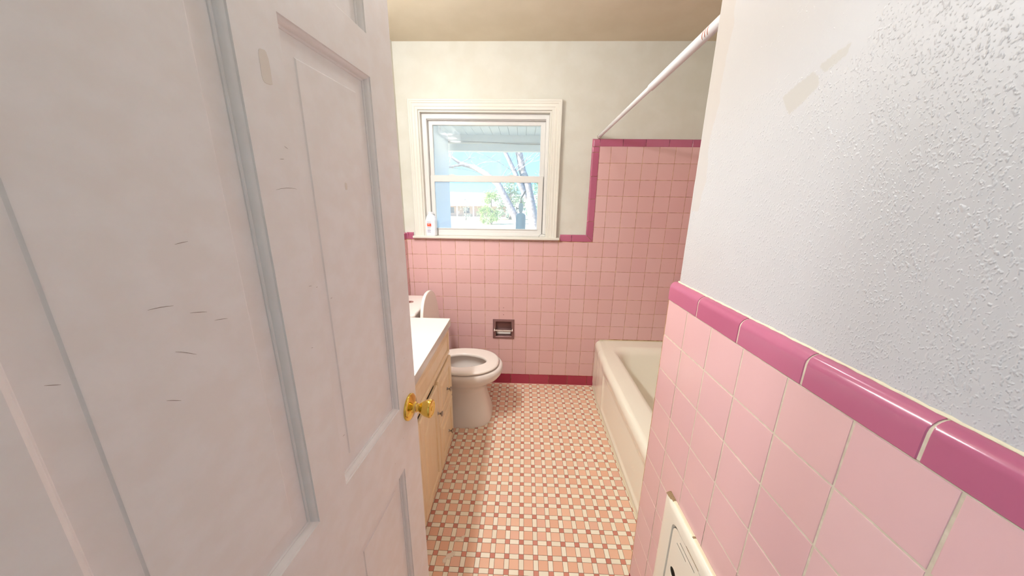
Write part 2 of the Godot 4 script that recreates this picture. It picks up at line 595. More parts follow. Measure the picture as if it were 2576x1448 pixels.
	var lb := Basis(Vector3.FORWARD, Vector3.UP, Vector3.RIGHT)
	for i in 21:
		for r in 10:
			add_tile(lw, -(i + 1) * P, -i * P, Y0 - (r + 1) * P, Y0 - r * P, Vector3(LX, 0, 0), lb, tile_mats)
	for i in 15:
		put("cap_tile", cap_mesh(0.155 - G, ht, 0.002, 0.011, 0.012), cap_mats[i % 3], lw, Vector3(LX, 1.1862, 0.155 * (i + 1)), lb)
		add_tile(lw, -0.155 * (i + 1), -0.155 * i, 0.0, 0.0878, Vector3(LX + 0.0015, 0, 0), lb, base_mats, "base_tile")
	# wall along the tub
	var tw: Node = get_node("wall_tub")
	b = MB.new()
	for i in 13:
		for r in range(-6, 8):
			b.box(Vector3(1.519, Y0 - (r + 1) * P + 0.001, i * P + 0.001), Vector3(1.531, Y0 - r * P - 0.001, (i + 1) * P - 0.001))
	var field := put("tile_field", b.mesh(0.0), tile_mats[0], tw)
	field.set_meta("kind", "stuff")

func round_over(d: float, r: float) -> float:
	if d >= r: return 0.0
	return sqrt(maxf(0.0, r * r - (r - d) * (r - d))) - r

func cut_tile(w: Node, x0: float, x1: float, y0: float, y1: float) -> void:
	var ax := -0.03; var bx := 0.103; var ay := 0.425; var by := 0.545
	var m := MB.new()
	var g := G / 2
	var l := x0 + g; var r := x1 - g; var d := y0 + g; var u := y1 - g
	if l < ax: m.box(Vector3(l, d, -0.007), Vector3(minf(ax, r), u, 0))
	if r > bx: m.box(Vector3(maxf(bx, l), d, -0.007), Vector3(r, u, 0))
	var cl := maxf(l, ax); var cr := minf(r, bx)
	if d < ay: m.box(Vector3(cl, d, -0.007), Vector3(cr, ay, 0))
	if u > by: m.box(Vector3(cl, by, -0.007), Vector3(cr, u, 0))
	if m.a.size() > 0: put("tile", m.mesh(0.0), tile_mats[rng.randi() % 4], w)

# ---------------------------------------------------------------- the near wall on the right
const RZ := 1.4738
const RX := 0.6079
const RA := 0.0177
const RY := 1.1935
func build_right_wall() -> void:
	var plaster := wall_plaster()
	# node frame: x out of the room, z along the wall towards the camera; the tile face is x = 0
	var o := Node3D.new()
	o.name = "wall_right"
	o.transform = Transform3D(Basis(Vector3.UP, RA), Vector3(RX, 0, RZ))
	add_child(o)
	structure(o, "near right wall, rough white plaster over pink tiles with mauve cap tiles")
	var depth := 0.016          # plaster lies this far behind the tile face
	var len_ := 0.868
	# plaster body with a soft corner at the tub end
	var b := MB.new()
	var c := 0.006
	var rowsn := 48
	var nz := FastNoiseLite.new()
	nz.seed = 4; nz.frequency = 9.0
	var prev := []
	for j in rowsn + 1:
		var y := 1.16 + 1.3 * j / rowsn
		var e := nz.get_noise_1d(y * 6.0) * 0.0016
		var z0 := 0.0115 + e
		var row := [Vector3(0.85, y, z0), Vector3(depth + c, y, z0), Vector3(depth + c * 0.3, y, z0 + c * 0.3), Vector3(depth, y, z0 + c), Vector3(depth, y, len_)]
		if prev:
			for i in 4:
				var ua := []
				for pt in [prev[i], row[i], row[i + 1], prev[i + 1]]:
					ua.append(Vector2(pt.z / len_, 1.0 - (pt.y - 1.15) / 1.31))
				b.quad_uv(prev[i], row[i], row[i + 1], prev[i + 1], ua[0], ua[1], ua[2], ua[3])
		prev = row
	put("plaster", b.mesh(60.0, Vector3.LEFT), plaster, o)
	b = MB.new()
	pocket_boxes(b, depth + 0.012, 0.14, 0.024, 2.46, len_)
	b.box(Vector3(0.14, 0, 0.024), Vector3(0.85, 2.46, len_))
	b.box(Vector3(depth + 0.012, 0, 0.0115), Vector3(0.85, 1.17, 0.024))
	put("wall_core", b.mesh(0.0), M.wall, o)
	# grout bed
	b = MB.new()
	pocket_boxes(b, 0.0011, depth + 0.02, 0.001, RY + 0.03, len_)
	put("grout_bed", b.mesh(0.0), M.grout_near, o)
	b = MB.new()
	b.box(Vector3(0.0004, 0, -0.0008), Vector3(depth, RY + 0.01, 0.0012))  # thin tan-brown strip down the corner of the tiles
	put("edge_strip", b.mesh(0.0), M.grout, o)
	# tiles: u runs towards the camera
	var lb := Basis(Vector3.BACK, Vector3.UP, Vector3.LEFT)
	for i in 8:
		for r in 10:
			var y1 := RY - r * P
			if i * P < PU1 and (i + 1) * P > PU0 and y1 - P < PV1 and y1 > PV0: pocket_tile(o, i * P, (i + 1) * P, y1 - P, y1, lb)
			elif i == 7: add_tile(o, i * P, len_, y1 - P, y1, Vector3.ZERO, lb, tile_mats, "tile", 0.003, 0.0018)
			else: add_tile(o, i * P, (i + 1) * P, y1 - P, y1, Vector3.ZERO, lb, tile_mats, "tile", 0.003, 0.0018)
	for i in 6:
		add_tile(o, 0.1547 * i, minf(0.1547 * (i + 1), len_), 0.0, RY - 10 * P, Vector3(-0.0015, 0, 0), lb, base_mats, "base_tile")
		var l := minf(0.1547, len_ - 0.1547 * i) - 0.0032
		put("cap_tile", cap_mesh(l, 0.0545, 0.003, 0.0185, 0.016), cap_mats[i % 3], o, Vector3(0, RY + 0.0016, 0.1547 * i + 0.0016), lb)
	# grout between the caps and a bead of old caulk along the plaster
	b = MB.new()
	put("cap_grout", cap_mesh(len_ - 0.004, 0.0535, 0.0018, 0.018, 0.016), M.grout_near, o, Vector3(0, RY + 0.0016, 0.003), lb)
	b = MB.new()
	var path := PackedVector3Array()
	var rad := []
	for k in 90:
		var z := 0.012 + (len_ - 0.012) * k / 89.0
		path.append(Vector3(depth + 0.0005, RY + 0.0565 + nz.get_noise_1d(z * 60.0) * 0.0012, z))
		rad.append(0.0028 + nz.get_noise_1d(z * 95.0 + 40.0) * 0.0016)
	b.tube(path, rad, 6)
	put("caulk", b.mesh(60.0), M.caulk, o)

func wall_plaster() -> StandardMaterial3D:
	# rough painted plaster: irregular crumbs on a height image, fewer where it was skimmed smooth.
	# the image spans the plaster from y = 1.15 to the ceiling, 0.868 m along the wall
	var w := 2048; var h := 2048
	var wid := 0.868; var tall := 1.31
	var f := FastNoiseLite.new()
	f.noise_type = FastNoiseLite.TYPE_SIMPLEX_SMOOTH
	f.seed = 5; f.frequency = 0.085; f.fractal_octaves = 2
	var fine := f.get_image(w, h, false, false, false).get_data()
	f.seed = 6; f.frequency = 0.05
	var big := f.get_image(w, h, false, false, false).get_data()
	f.seed = 7; f.frequency = 0.012; f.fractal_octaves = 3
	var patch := f.get_image(w, h, false, false, false).get_data()
	var edge := FastNoiseLite.new()
	edge.seed = 14; edge.frequency = 3.0; edge.fractal_octaves = 4
	# two strokes of filler
	var filler := [PackedVector2Array([Vector2(0.272, 1.655), Vector2(0.285, 1.634), Vector2(0.296, 1.622), Vector2(0.32, 1.634), Vector2(0.344, 1.651), Vector2(0.341, 1.664), Vector2(0.328, 1.676), Vector2(0.3, 1.667)]), PackedVector2Array([Vector2(0.337, 1.681), Vector2(0.36, 1.689), Vector2(0.385, 1.694), Vector2(0.381, 1.68), Vector2(0.35, 1.667)])]
	var out := PackedByteArray()
	out.resize(w * h)
	var col := Image.create(512, 512, false, Image.FORMAT_RGB8)
	col.fill(Color8(255, 255, 255))
	for y in h:
		var yy := 1.15 + (1.0 - float(y) / h) * tall
		var strip := int((0.058 + edge.get_noise_1d(yy) * 0.05 - (0.03 if yy < 1.45 else 0.0)) / wid * w)
		var limit := 1.665 + edge.get_noise_1d(yy * 2.0 + 31.0) * 0.05
		var near_filler := yy > 1.62 and yy < 1.696
		for x in w:
			var i := y * w + x
			var far := float(x) / w
			# threshold: high where smooth
			var thr := 170 - (patch[i] - 128) / 4 - int(14.0 * far)
			if x < strip: thr = 252
			elif yy > limit + maxf(0.0, far * wid - 0.4) * 1.5: thr += 36
			elif near_filler and far > 0.3 and far < 0.46 and in_filler(filler, Vector2(far * wid, yy)): thr = 252
			var v := 0
			var d := fine[i] - thr
			if d > 0: v = mini(d * 3, 200)
			d = big[i] - thr - 26 + int(18.0 * far)
			if d > 0: v = maxi(v, mini(d * 3, 220))
			out[i] = 30 + v
	for y in 512:
		var yy := 1.15 + (1.0 - y / 512.0) * tall
		var strip := 0.058 + edge.get_noise_1d(yy) * 0.05 - (0.03 if yy < 1.45 else 0.0)
		for x in 512:
			var z := x * wid / 512
			if z < strip: col.set_pixel(x, y, Color8(253, 248, 242))
			else:
				if yy > 1.62 and yy < 1.696 and in_filler(filler, Vector2(z, yy)): col.set_pixel(x, y, Color8(247, 244, 236))
	var im := Image.create_from_data(w, h, false, Image.FORMAT_L8, out)
	im.convert(Image.FORMAT_RGBA8)
	im.bump_map_to_normal_map(1.5)
	var m := paint(Color8(194, 191, 190), 0.36)
	m.albedo_texture = ImageTexture.create_from_image(col)
	m.normal_enabled = true
	m.normal_texture = ImageTexture.create_from_image(im)
	m.normal_scale = 1.0
	return m

# opening in the near wall behind the heater: u along the wall, v up
const PU0 := 0.222
const PU1 := 0.447
const PV0 := 0.3
const PV1 := 0.648
func pocket_boxes(b: MB, xa: float, xb: float, za: float, top: float, zb: float) -> void:
	b.box(Vector3(xa, 0, za), Vector3(xb, top, PU0))
	b.box(Vector3(xa, 0, PU1), Vector3(xb, top, zb))
	b.box(Vector3(xa, 0, PU0), Vector3(xb, PV0, PU1))
	b.box(Vector3(xa, PV1, PU0), Vector3(xb, top, PU1))
func pocket_tile(o: Node, u0: float, u1: float, v0: float, v1: float, lb: Basis) -> void:
	var g := 0.0015
	var l := u0 + g; var r := u1 - g; var d := v0 + g; var t := v1 - g
	var m := MB.new()
	if l < PU0: m.box(Vector3(l, d, -0.001), Vector3(minf(PU0, r), t, 0))
	if r > PU1: m.box(Vector3(maxf(PU1, l), d, -0.001), Vector3(r, t, 0))
	var cl := maxf(l, PU0); var cr := minf(r, PU1)
	if cr > cl and d < PV0: m.box(Vector3(cl, d, -0.001), Vector3(cr, minf(PV0, t), 0))
	if cr > cl and t > PV1: m.box(Vector3(cl, maxf(PV1, d), -0.001), Vector3(cr, t, 0))
	if m.a.size() > 0: put("tile", m.mesh(0.0), tile_mats[rng.randi() % 4], o, Vector3.ZERO, lb)

func in_filler(polys: Array, p: Vector2) -> bool:
	for q in polys:
		if Geometry2D.is_point_in_polygon(p, q): return true
	return false

# ---------------------------------------------------------------- window
func rect_ring(x0: float, x1: float, y0: float, y1: float, z: float) -> PackedVector3Array:
	return PackedVector3Array([Vector3(x0, y0, z), Vector3(x1, y0, z), Vector3(x1, y1, z), Vector3(x0, y1, z)])
# a frame with a rectangular opening: bars with rounded edges
func frame_mesh(x0: float, x1: float, y0: float, y1: float, l: float, r: float, d: float, u: float, z0: float, z1: float, e := 0.002) -> ArrayMesh:
	var b := MB.new()
	b.loft([rect_ring(x0, x1, y0, y1, z0), rect_ring(x0, x1, y0, y1, z1 - e), rect_ring(x0 + e, x1 - e, y0 + e, y1 - e, z1), rect_ring(x0 + l - e, x1 - r + e, y0 + d - e, y1 - u + e, z1), rect_ring(x0 + l, x1 - r, y0 + d, y1 - u, z1 - e), rect_ring(x0 + l, x1 - r, y0 + d, y1 - u, z0), rect_ring(x0, x1, y0, y1, z0)])
	return b.mesh(30.0)
func build_window() -> void:
	var o := Node3D.new()
	o.name = "window_1"
	add_child(o)
	structure(o, "white double-hung window with moulded casing above the pink tiles")
	# casing: stepped moulding on three sides, mitred
	var prof := [Vector2(0.0, -0.012), Vector2(0.0, 0.016), Vector2(0.003, 0.019), Vector2(0.012, 0.019), Vector2(0.015, 0.0165), Vector2(0.024, 0.0165), Vector2(0.028, 0.013), Vector2(0.045, 0.013), Vector2(0.048, 0.0105), Vector2(0.064, 0.0105), Vector2(0.067, 0.006), Vector2(0.067, -0.012)]
	var yb := 1.213
	var L := MB.new(); var T := MB.new(); var Rr := MB.new()
	var ra := []
	for k in 4:
		var ring := PackedVector3Array()
		for p in prof:
			var ox: float = -0.62 + p.x; var rx: float = 0.419 - p.x; var ty: float = 2.122 - p.x
			ring.append([Vector3(ox, yb, p.y), Vector3(ox, ty, p.y), Vector3(rx, ty, p.y), Vector3(rx, yb, p.y)][k])
		ra.append(ring)
	L.loft([ra[0], ra[1]], true, true); T.loft([ra[1], ra[2]], true, true); Rr.loft([ra[2], ra[3]], true, true)
	for m in [L, T, Rr]: put("casing", m.mesh(20.0), M.trim, o)
	# jamb lining and stool
	put("jamb", frame_mesh(-0.556, 0.352, 1.195, 2.056, 0.012, 0.012, 0.006, 0.012, -0.16, 0.0), M.trim, o)
	var b := MB.new()
	b.rbox(Vector3(-0.637, 1.1965, -0.075), Vector3(0.441, 1.2135, 0.03), 0.004)
	put("stool", b.mesh(30.0), M.trim, o)
	# vinyl frame
	put("frame", frame_mesh(-0.544, 0.34, 1.2135, 2.044, 0.034, 0.022, 0.02, 0.034, -0.14, -0.035), M.vinyl, o)
	# dark tracks between the frame and the sashes
	b = MB.new()
	b.box(Vector3(-0.511, 2.006, -0.1), Vector3(0.319, 2.0105, -0.05))
	put("track", b.mesh(0.0), M.vinyl, o)
	# upper sash, further out
	var us := put("upper_sash", frame_mesh(-0.509, 0.318, 1.60, 2.006, 0.03, 0.033, 0.04, 0.027, -0.105, -0.072), M.vinyl, o)
	b = MB.new()
	b.box(Vector3(-0.48, 1.63, -0.09), Vector3(0.286, 1.985, -0.087))
	put("pane", b.mesh(0.0), M.glass, us)
	# lower sash
	var ls := put("lower_sash", frame_mesh(-0.4995, 0.3115, 1.2145, 1.6425, 0.026, 0.036, 0.052, 0.0445, -0.07, -0.038), M.vinyl, o)
	b = MB.new()
	b.box(Vector3(-0.476, 1.262, -0.057), Vector3(0.278, 1.602, -0.054))
	put("pane", b.mesh(0.0), M.glass, ls)
	b = MB.new()
	b.rbox(Vector3(-0.475, 1.2625, -0.04), Vector3(0.277, 1.268, -0.032), 0.0012)
	put("glazing_bead", b.mesh(30.0), M.vinyl, ls)
	for x in [-0.345, 0.085]:
		b = MB.new()
		b.rbox(Vector3(x - 0.024, 1.6425, -0.066), Vector3(x + 0.024, 1.6475, -0.048), 0.002)
		b.rbox(Vector3(x - 0.013, 1.6475, -0.062), Vector3(x + 0.013, 1.651, -0.05), 0.0015)
		put("sash_lock", b.mesh(30.0), M.vinyl, ls)
	# thin dark joints either side of the lower sash
	b = MB.new()
	b.box(Vector3(-0.5105, 1.2345, -0.075), Vector3(-0.4995, 1.64, -0.06))
	b.box(Vector3(0.3115, 1.2345, -0.075), Vector3(0.3185, 1.64, -0.06))
	put("track", b.mesh(0.0), M.vinyl, o)
	# outer sill
	b = MB.new()
	b.rbox(Vector3(-0.6, 1.17, -0.28), Vector3(0.4, 1.2, -0.14), 0.004)
	put("outer_sill", b.mesh(30.0), M.trim, o)

# ---------------------------------------------------------------- the open door
func build_door() -> void:
	var dir := Vector3(0.0734, 0, -0.9973).normalized()
	var nrm := dir.cross(Vector3.UP)
	var o := Node3D.new()
	o.name = "door_1"
	o.transform = Transform3D(Basis(dir, Vector3.UP, nrm), Vector3(-0.1125, 0.012, 1.666) - dir * 0.673)
	add_child(o)
	structure(o, "white painted six-panel door standing open on the left, brass knob")
	var W := 0.703
	var xs := [[0.1, 0.319], [0.388, 0.604]]
	var ys := [[0.19, 0.794], [0.966, 1.676], [1.745, 1.915]]
	var d := -0.035
	var parts := [["stile", 0.0, 0.1, 0.0, 2.018], ["stile", 0.604, W, 0.0, 2.018], ["rail", 0.1, 0.604, 0.0, 0.19], ["rail", 0.1, 0.604, 0.794, 0.966], ["rail", 0.1, 0.604, 1.676, 1.745], ["rail", 0.1, 0.604, 1.915, 2.018], ["mullion", 0.319, 0.388, 0.19, 0.794], ["mullion", 0.319, 0.388, 0.966, 1.676], ["mullion", 0.319, 0.388, 1.745, 1.915]]
	for p in parts:
		var b := MB.new()
		var hi := Vector3(p[2], p[4], 0)
		if p[2] == W:
			# rounded lock edge
			b.loft([rect_ring(p[1], W, p[3], p[4], d), rect_ring(p[1], W, p[3], p[4], -0.002), rect_ring(p[1], W - 0.0007, p[3], p[4], -0.0007), rect_ring(p[1], W - 0.002, p[3], p[4], 0.0)], true, true)
		else: b.box(Vector3(p[1], p[3], d), hi)
		put(p[0], b.mesh(30.0), M.door, o)
	var prof := [Vector2(0.0, 0.0), Vector2(0.0006, -0.0025), Vector2(0.0024, -0.0032), Vector2(0.0042, -0.0046), Vector2(0.0056, -0.0068), Vector2(0.0064, -0.0092), Vector2(0.0066, -0.0105), Vector2(0.0082, -0.0108), Vector2(0.0092, -0.0118), Vector2(0.0096, -0.0138)]
	for x in xs:
		for y in ys:
			var b := MB.new()
			var rings := []
			for p in prof: rings.append(rect_ring(x[0] + p.x, x[1] - p.x, y[0] + p.x, y[1] - p.x, p.y))
			rings.append(rect_ring(x[0] + 0.0096, x[1] - 0.0096, y[0] + 0.0096, y[1] - 0.0096, -0.02))
			rings.append(rect_ring(x[0], x[1], y[0], y[1], -0.02))
			rings.append(rings[0])
			b.loft(rings)
			var pm := put("panel", panel_mesh(x[0] + 0.0085, x[1] - 0.0085, y[0] + 0.0085, y[1] - 0.0085), M.door, o)
			put("moulding", b.mesh(28.0), M.door, pm)
	# stains and scuffs
	for s in [[0.357, 1.606, 0.0075, 0.019], [0.506, 1.478, 0.003, 0.006]]:
		var b := MB.new()
		var ring := PackedVector3Array(); var ring2 := PackedVector3Array()
		for k in 18:
			var an := TAU * k / 18
			var q := Vector3(signf(cos(an)) * pow(absf(cos(an)), 0.5) * s[2], signf(sin(an)) * pow(absf(sin(an)), 0.5) * s[3], 0) * rng.randf_range(0.9, 1.08)
			ring.append(q); ring2.append(q * 0.96 + Vector3(0, 0, 0.0003))
		b.loft([ring, ring2], false, true)
		put("paint_stain", b.mesh(20.0), M.scuff, o, Vector3(s[0], s[1], 0.0 if s[0] < 0.388 else -0.0099))
	rng.seed = 23
	var marks := [[0.23, 1.415, 0.012], [0.19, 1.27, 0.013], [0.36, 1.47, 0.035], [0.375, 1.335, 0.006], [0.388, 1.33, 0.004], [0.43, 1.3, 0.004], [0.36, 1.505, 0.007], [0.37, 1.52, 0.006], [0.4, 1.06, 0.005], [0.36, 1.245, 0.004], [0.12, 1.33, 0.008], [0.2, 1.36, 0.02], [0.23, 1.345, 0.016], [0.25, 1.33, 0.014], [0.21, 1.31, 0.02], [0.63, 1.0, 0.004], [0.66, 1.2, 0.003], [0.56, 0.85, 0.004], [0.61, 0.88, 0.003], [0.65, 1.08, 0.004]]
	for q in marks:
		var b := MB.new()
		var path := PackedVector3Array()
		var an := rng.randf_range(-0.6, 0.2)
		for k in 5:
			var u: float = (k / 4.0 - 0.5) * q[2]
			path.append(Vector3(cos(an) * u, sin(an) * u - u * u * 6.0, 0))
		b.tube(path, [0.0001, 0.00025, 0.0003, 0.00025, 0.0001], 5)
		var on_panel: bool = (q[0] > 0.12 and q[0] < 0.31) or (q[0] > 0.41 and q[0] < 0.59)
		put("scratch", b.mesh(30.0), M.scratch, o, Vector3(q[0], q[1], -0.0098 if on_panel and q[1] > 0.97 else 0.0))
	# brass knob
	var kb := MB.new()
	kb.lathe([[0.0, 0.0], [0.0345, 0.0], [0.0347, 0.003], [0.0335, 0.0055], [0.029, 0.0085], [0.018, 0.0115], [0.0142, 0.0145], [0.0138, 0.02], [0.0, 0.02]], 40, Vector3.ZERO, Vector3.BACK)
	var ros := put("knob_rose", kb.mesh(35.0), M.brass, o, Vector3(0.6565, 0.938, 0.0))
	kb = MB.new()
	kb.lathe([[0.0, 0.019], [0.0118, 0.019], [0.0118, 0.0215], [0.0105, 0.023], [0.0105, 0.028], [0.0135, 0.031], [0.0178, 0.037], [0.0212, 0.045], [0.0232, 0.053], [0.0236, 0.0575], [0.0222, 0.0605], [0.0188, 0.0622], [0.0168, 0.0618], [0.0162, 0.0612], [0.0, 0.0618]], 40, Vector3.ZERO, Vector3.BACK)
	var kn := put("knob", kb.mesh(35.0), M.brass, o, Vector3(0.6565, 0.938, 0.0))
	kb = MB.new()
	kb.lathe([[0.0135, 0.0195], [0.0143, 0.0202], [0.0135, 0.0209]], 32, Vector3.ZERO, Vector3.BACK)
	put("collar", kb.mesh(35.0), M.chrome, ros)
	kb = MB.new()
	kb.lathe([[0.0, 0.0615], [0.0052, 0.0615], [0.0056, 0.0625], [0.004, 0.063], [0.0, 0.0626]], 20, Vector3.ZERO, Vector3.BACK)
	put("knob_button", kb.mesh(35.0), M.brass, kn)
	for y in [0.25, 1.05, 1.8]:
		kb = MB.new()
		kb.lathe([[0.006, -0.045], [0.006, 0.045]], 12, Vector3(-0.004, y, 0.004), Vector3.UP)
		put("hinge", kb.mesh(35.0), M.door, o)
	# door frame lining
	var jb := MB.new()
	jb.box(Vector3(-0.2, 0, 2.352), Vector3(-0.182, 2.06, 2.46))
	jb.box(Vector3(0.542, 0, 2.352), Vector3(0.56, 2.06, 2.46))
	jb.box(Vector3(-0.182, 2.042, 2.352), Vector3(0.542, 2.06, 2.46))
	structure(put("trim_1", jb.mesh(0.0), M.trim), "white lining of the doorway")

func panel_mesh(x0: float, x1: float, y0: float, y1: float) -> ArrayMesh:
	var b := MB.new()
	var rings := []
	for s in [[0.0, -0.028], [0.0, -0.0134], [0.0262, -0.0118], [0.027, -0.0113], [0.0282, -0.0102], [0.0295, -0.01]]:
		rings.append(rect_ring(x0 + s[0], x1 - s[0], y0 + s[0], y1 - s[0], s[1]))
	b.loft(rings, true, true)
	return b.mesh(12.0)

# ---------------------------------------------------------------- bathtub
func rrect(x0: float, x1: float, z0: float, z1: float, r: float, y: float, seg := 8) -> PackedVector3Array:
	var out := PackedVector3Array()
	var cs := [Vector2(x1 - r, z1 - r), Vector2(x0 + r, z1 - r), Vector2(x0 + r, z0 + r), Vector2(x1 - r, z0 + r)]
	for q in 4:
		for s in seg + 1:
			var an := (q + float(s) / seg) * PI / 2
			out.append(Vector3(cs[q].x + cos(an) * r, y, cs[q].y + sin(an) * r))
	return out
func apron_x(z: float, y: float) -> float:
	var t := clampf(z / 0.3, 0.0, 1.0)
	var x := lerpf(0.772, 0.752, t * t * (3.0 - 2.0 * t)) - clampf((z - 0.3) / 0.9, 0.0, 1.0) * 0.005
	# foot of the skirt kicks in a little, the roll above swells
	x += 0.004 * exp(-pow((y - 0.01) / 0.02, 2.0))
	x -= 0.011 * smooth(0.30, 0.37, y) * (0.35 + 0.65 * smooth(0.3, 0.42, z))
	# raised bead round the panel
	var ridge := 0.0
	var zr := 0.388 - 0.02 * smooth(0.1, 0.33, y)
	if y > 0.05 and y < 0.36: ridge = maxf(ridge, exp(-pow((z - zr) / 0.007, 2.0)) * smooth(0.045, 0.06, y) * (1.0 - smooth(0.31, 0.345, y)))
	if z > zr: ridge = maxf(ridge, exp(-pow((y - 0.053) / 0.006, 2.0)))
	var z2 := 0.2 - 0.028 * smooth(0.13, 0.39, y)
	ridge = maxf(ridge, 0.8 * exp(-pow((z - z2) / 0.006, 2.0)) * smooth(0.11, 0.14, y))
	x -= 0.0035 * ridge
	if z > zr and y > 0.053: x += 0.005 * smooth(zr, zr + 0.03, z) * smooth(0.053, 0.075, y) * (1.0 - smooth(0.29, 0.34, y))
	return x
func smooth(a: float, b: float, x: float) -> float:
	var t := clampf((x - a) / (b - a), 0.0, 1.0)
	return t * t * (3.0 - 2.0 * t)
func build_tub() -> void:
	var o := node("bathtub", "cream enamelled built-in bathtub with rolled rim along the tiled wall", "bathtub")
	var b := MB.new()
	# apron and rolled rim as one sheet: rows run from the floor over the roll to the inner edge
	var nzn := 150
	var rows := []
	var prof := []
	for k in 44: prof.append([0, 0.002 + 0.366 * k / 43.0])
	for k in range(1, 9): prof.append([1, k / 8.0])
	prof.append([2, 0.0])
	for p in prof:
		var row := PackedVector3Array()
		for i in nzn + 1:
			var z := 0.002 + 1.476 * i / nzn
			var top := 0.409 - 0.004 * smooth(0.25, 0.0, z)
			var xe := apron_x(z, 0.368)
			var end := 0.03 * (1.0 - smooth(0.0, 0.05, z))     # the roll dies into the back wall
			if p[0] == 0: row.append(Vector3(apron_x(z, p[1]) + end * 0.3 * p[1], p[1] * top / 0.409, z))
			elif p[0] == 1:
				var an: float = p[1] * PI / 2
				row.append(Vector3(xe + end * 0.3 * 0.37 + (1.0 - cos(an)) * 0.034, 0.368 * top / 0.409 + sin(an) * (top - 0.368 * top / 0.409), z))
			else: row.append(Vector3(0.85, top - 0.002, z))
		rows.append(row)
	b.loft(rows, false, false, false)
	put("apron", b.mesh(50.0, Vector3(-1, 0.4, 0)), M.enamel, o)
	# rim deck and basin
	b = MB.new()
	var rings := []
	rings.append(rrect(0.83, 1.516, 0.003, 1.478, 0.004, 0.4072))
	rings.append(rrect(0.858, 1.48, 0.104, 1.40, 0.09, 0.4068))
	rings.append(rrect(0.868, 1.472, 0.114, 1.392, 0.10, 0.405))
	rings.append(rrect(0.878, 1.463, 0.126, 1.383, 0.11, 0.4005))
	rings.append(rrect(0.887, 1.455, 0.138, 1.375, 0.115, 0.392))
	rings.append(rrect(0.894, 1.449, 0.149, 1.368, 0.118, 0.379))
	rings.append(rrect(0.899, 1.444, 0.16, 1.362, 0.12, 0.36))
	rings.append(rrect(0.908, 1.436, 0.185, 1.35, 0.105, 0.28))
	rings.append(rrect(0.924, 1.42, 0.24, 1.33, 0.11, 0.15))
	rings.append(rrect(0.945, 1.40, 0.29, 1.31, 0.11, 0.10))
	rings.append(rrect(0.985, 1.36, 0.34, 1.27, 0.10, 0.075))
	rings.append(rrect(1.05, 1.30, 0.42, 1.2, 0.08, 0.068))
	b.loft(rings, false, true)
	put("basin", b.mesh(50.0, Vector3.UP), M.enamel, o)
	# bead of caulk along the floor and the wall
	b = MB.new()
	var path := PackedVector3Array()
	for k in 40:
		var z := 0.01 + 1.44 * k / 39.0
		path.append(Vector3(apron_x(z, 0.0) - 0.001, 0.001, z))
	b.tube(path, [0.0035], 6)
	put("caulk", b.mesh(50.0), M.caulk, o)
	b = MB.new()
	b.tube(PackedVector3Array([Vector3(0.80, 0.409, 0.002), Vector3(1.0, 0.4085, 0.002), Vector3(1.2, 0.409, 0.002), Vector3(1.515, 0.4085, 0.002)]), [0.004], 6)
	put("caulk", b.mesh(50.0), M.caulk, o)

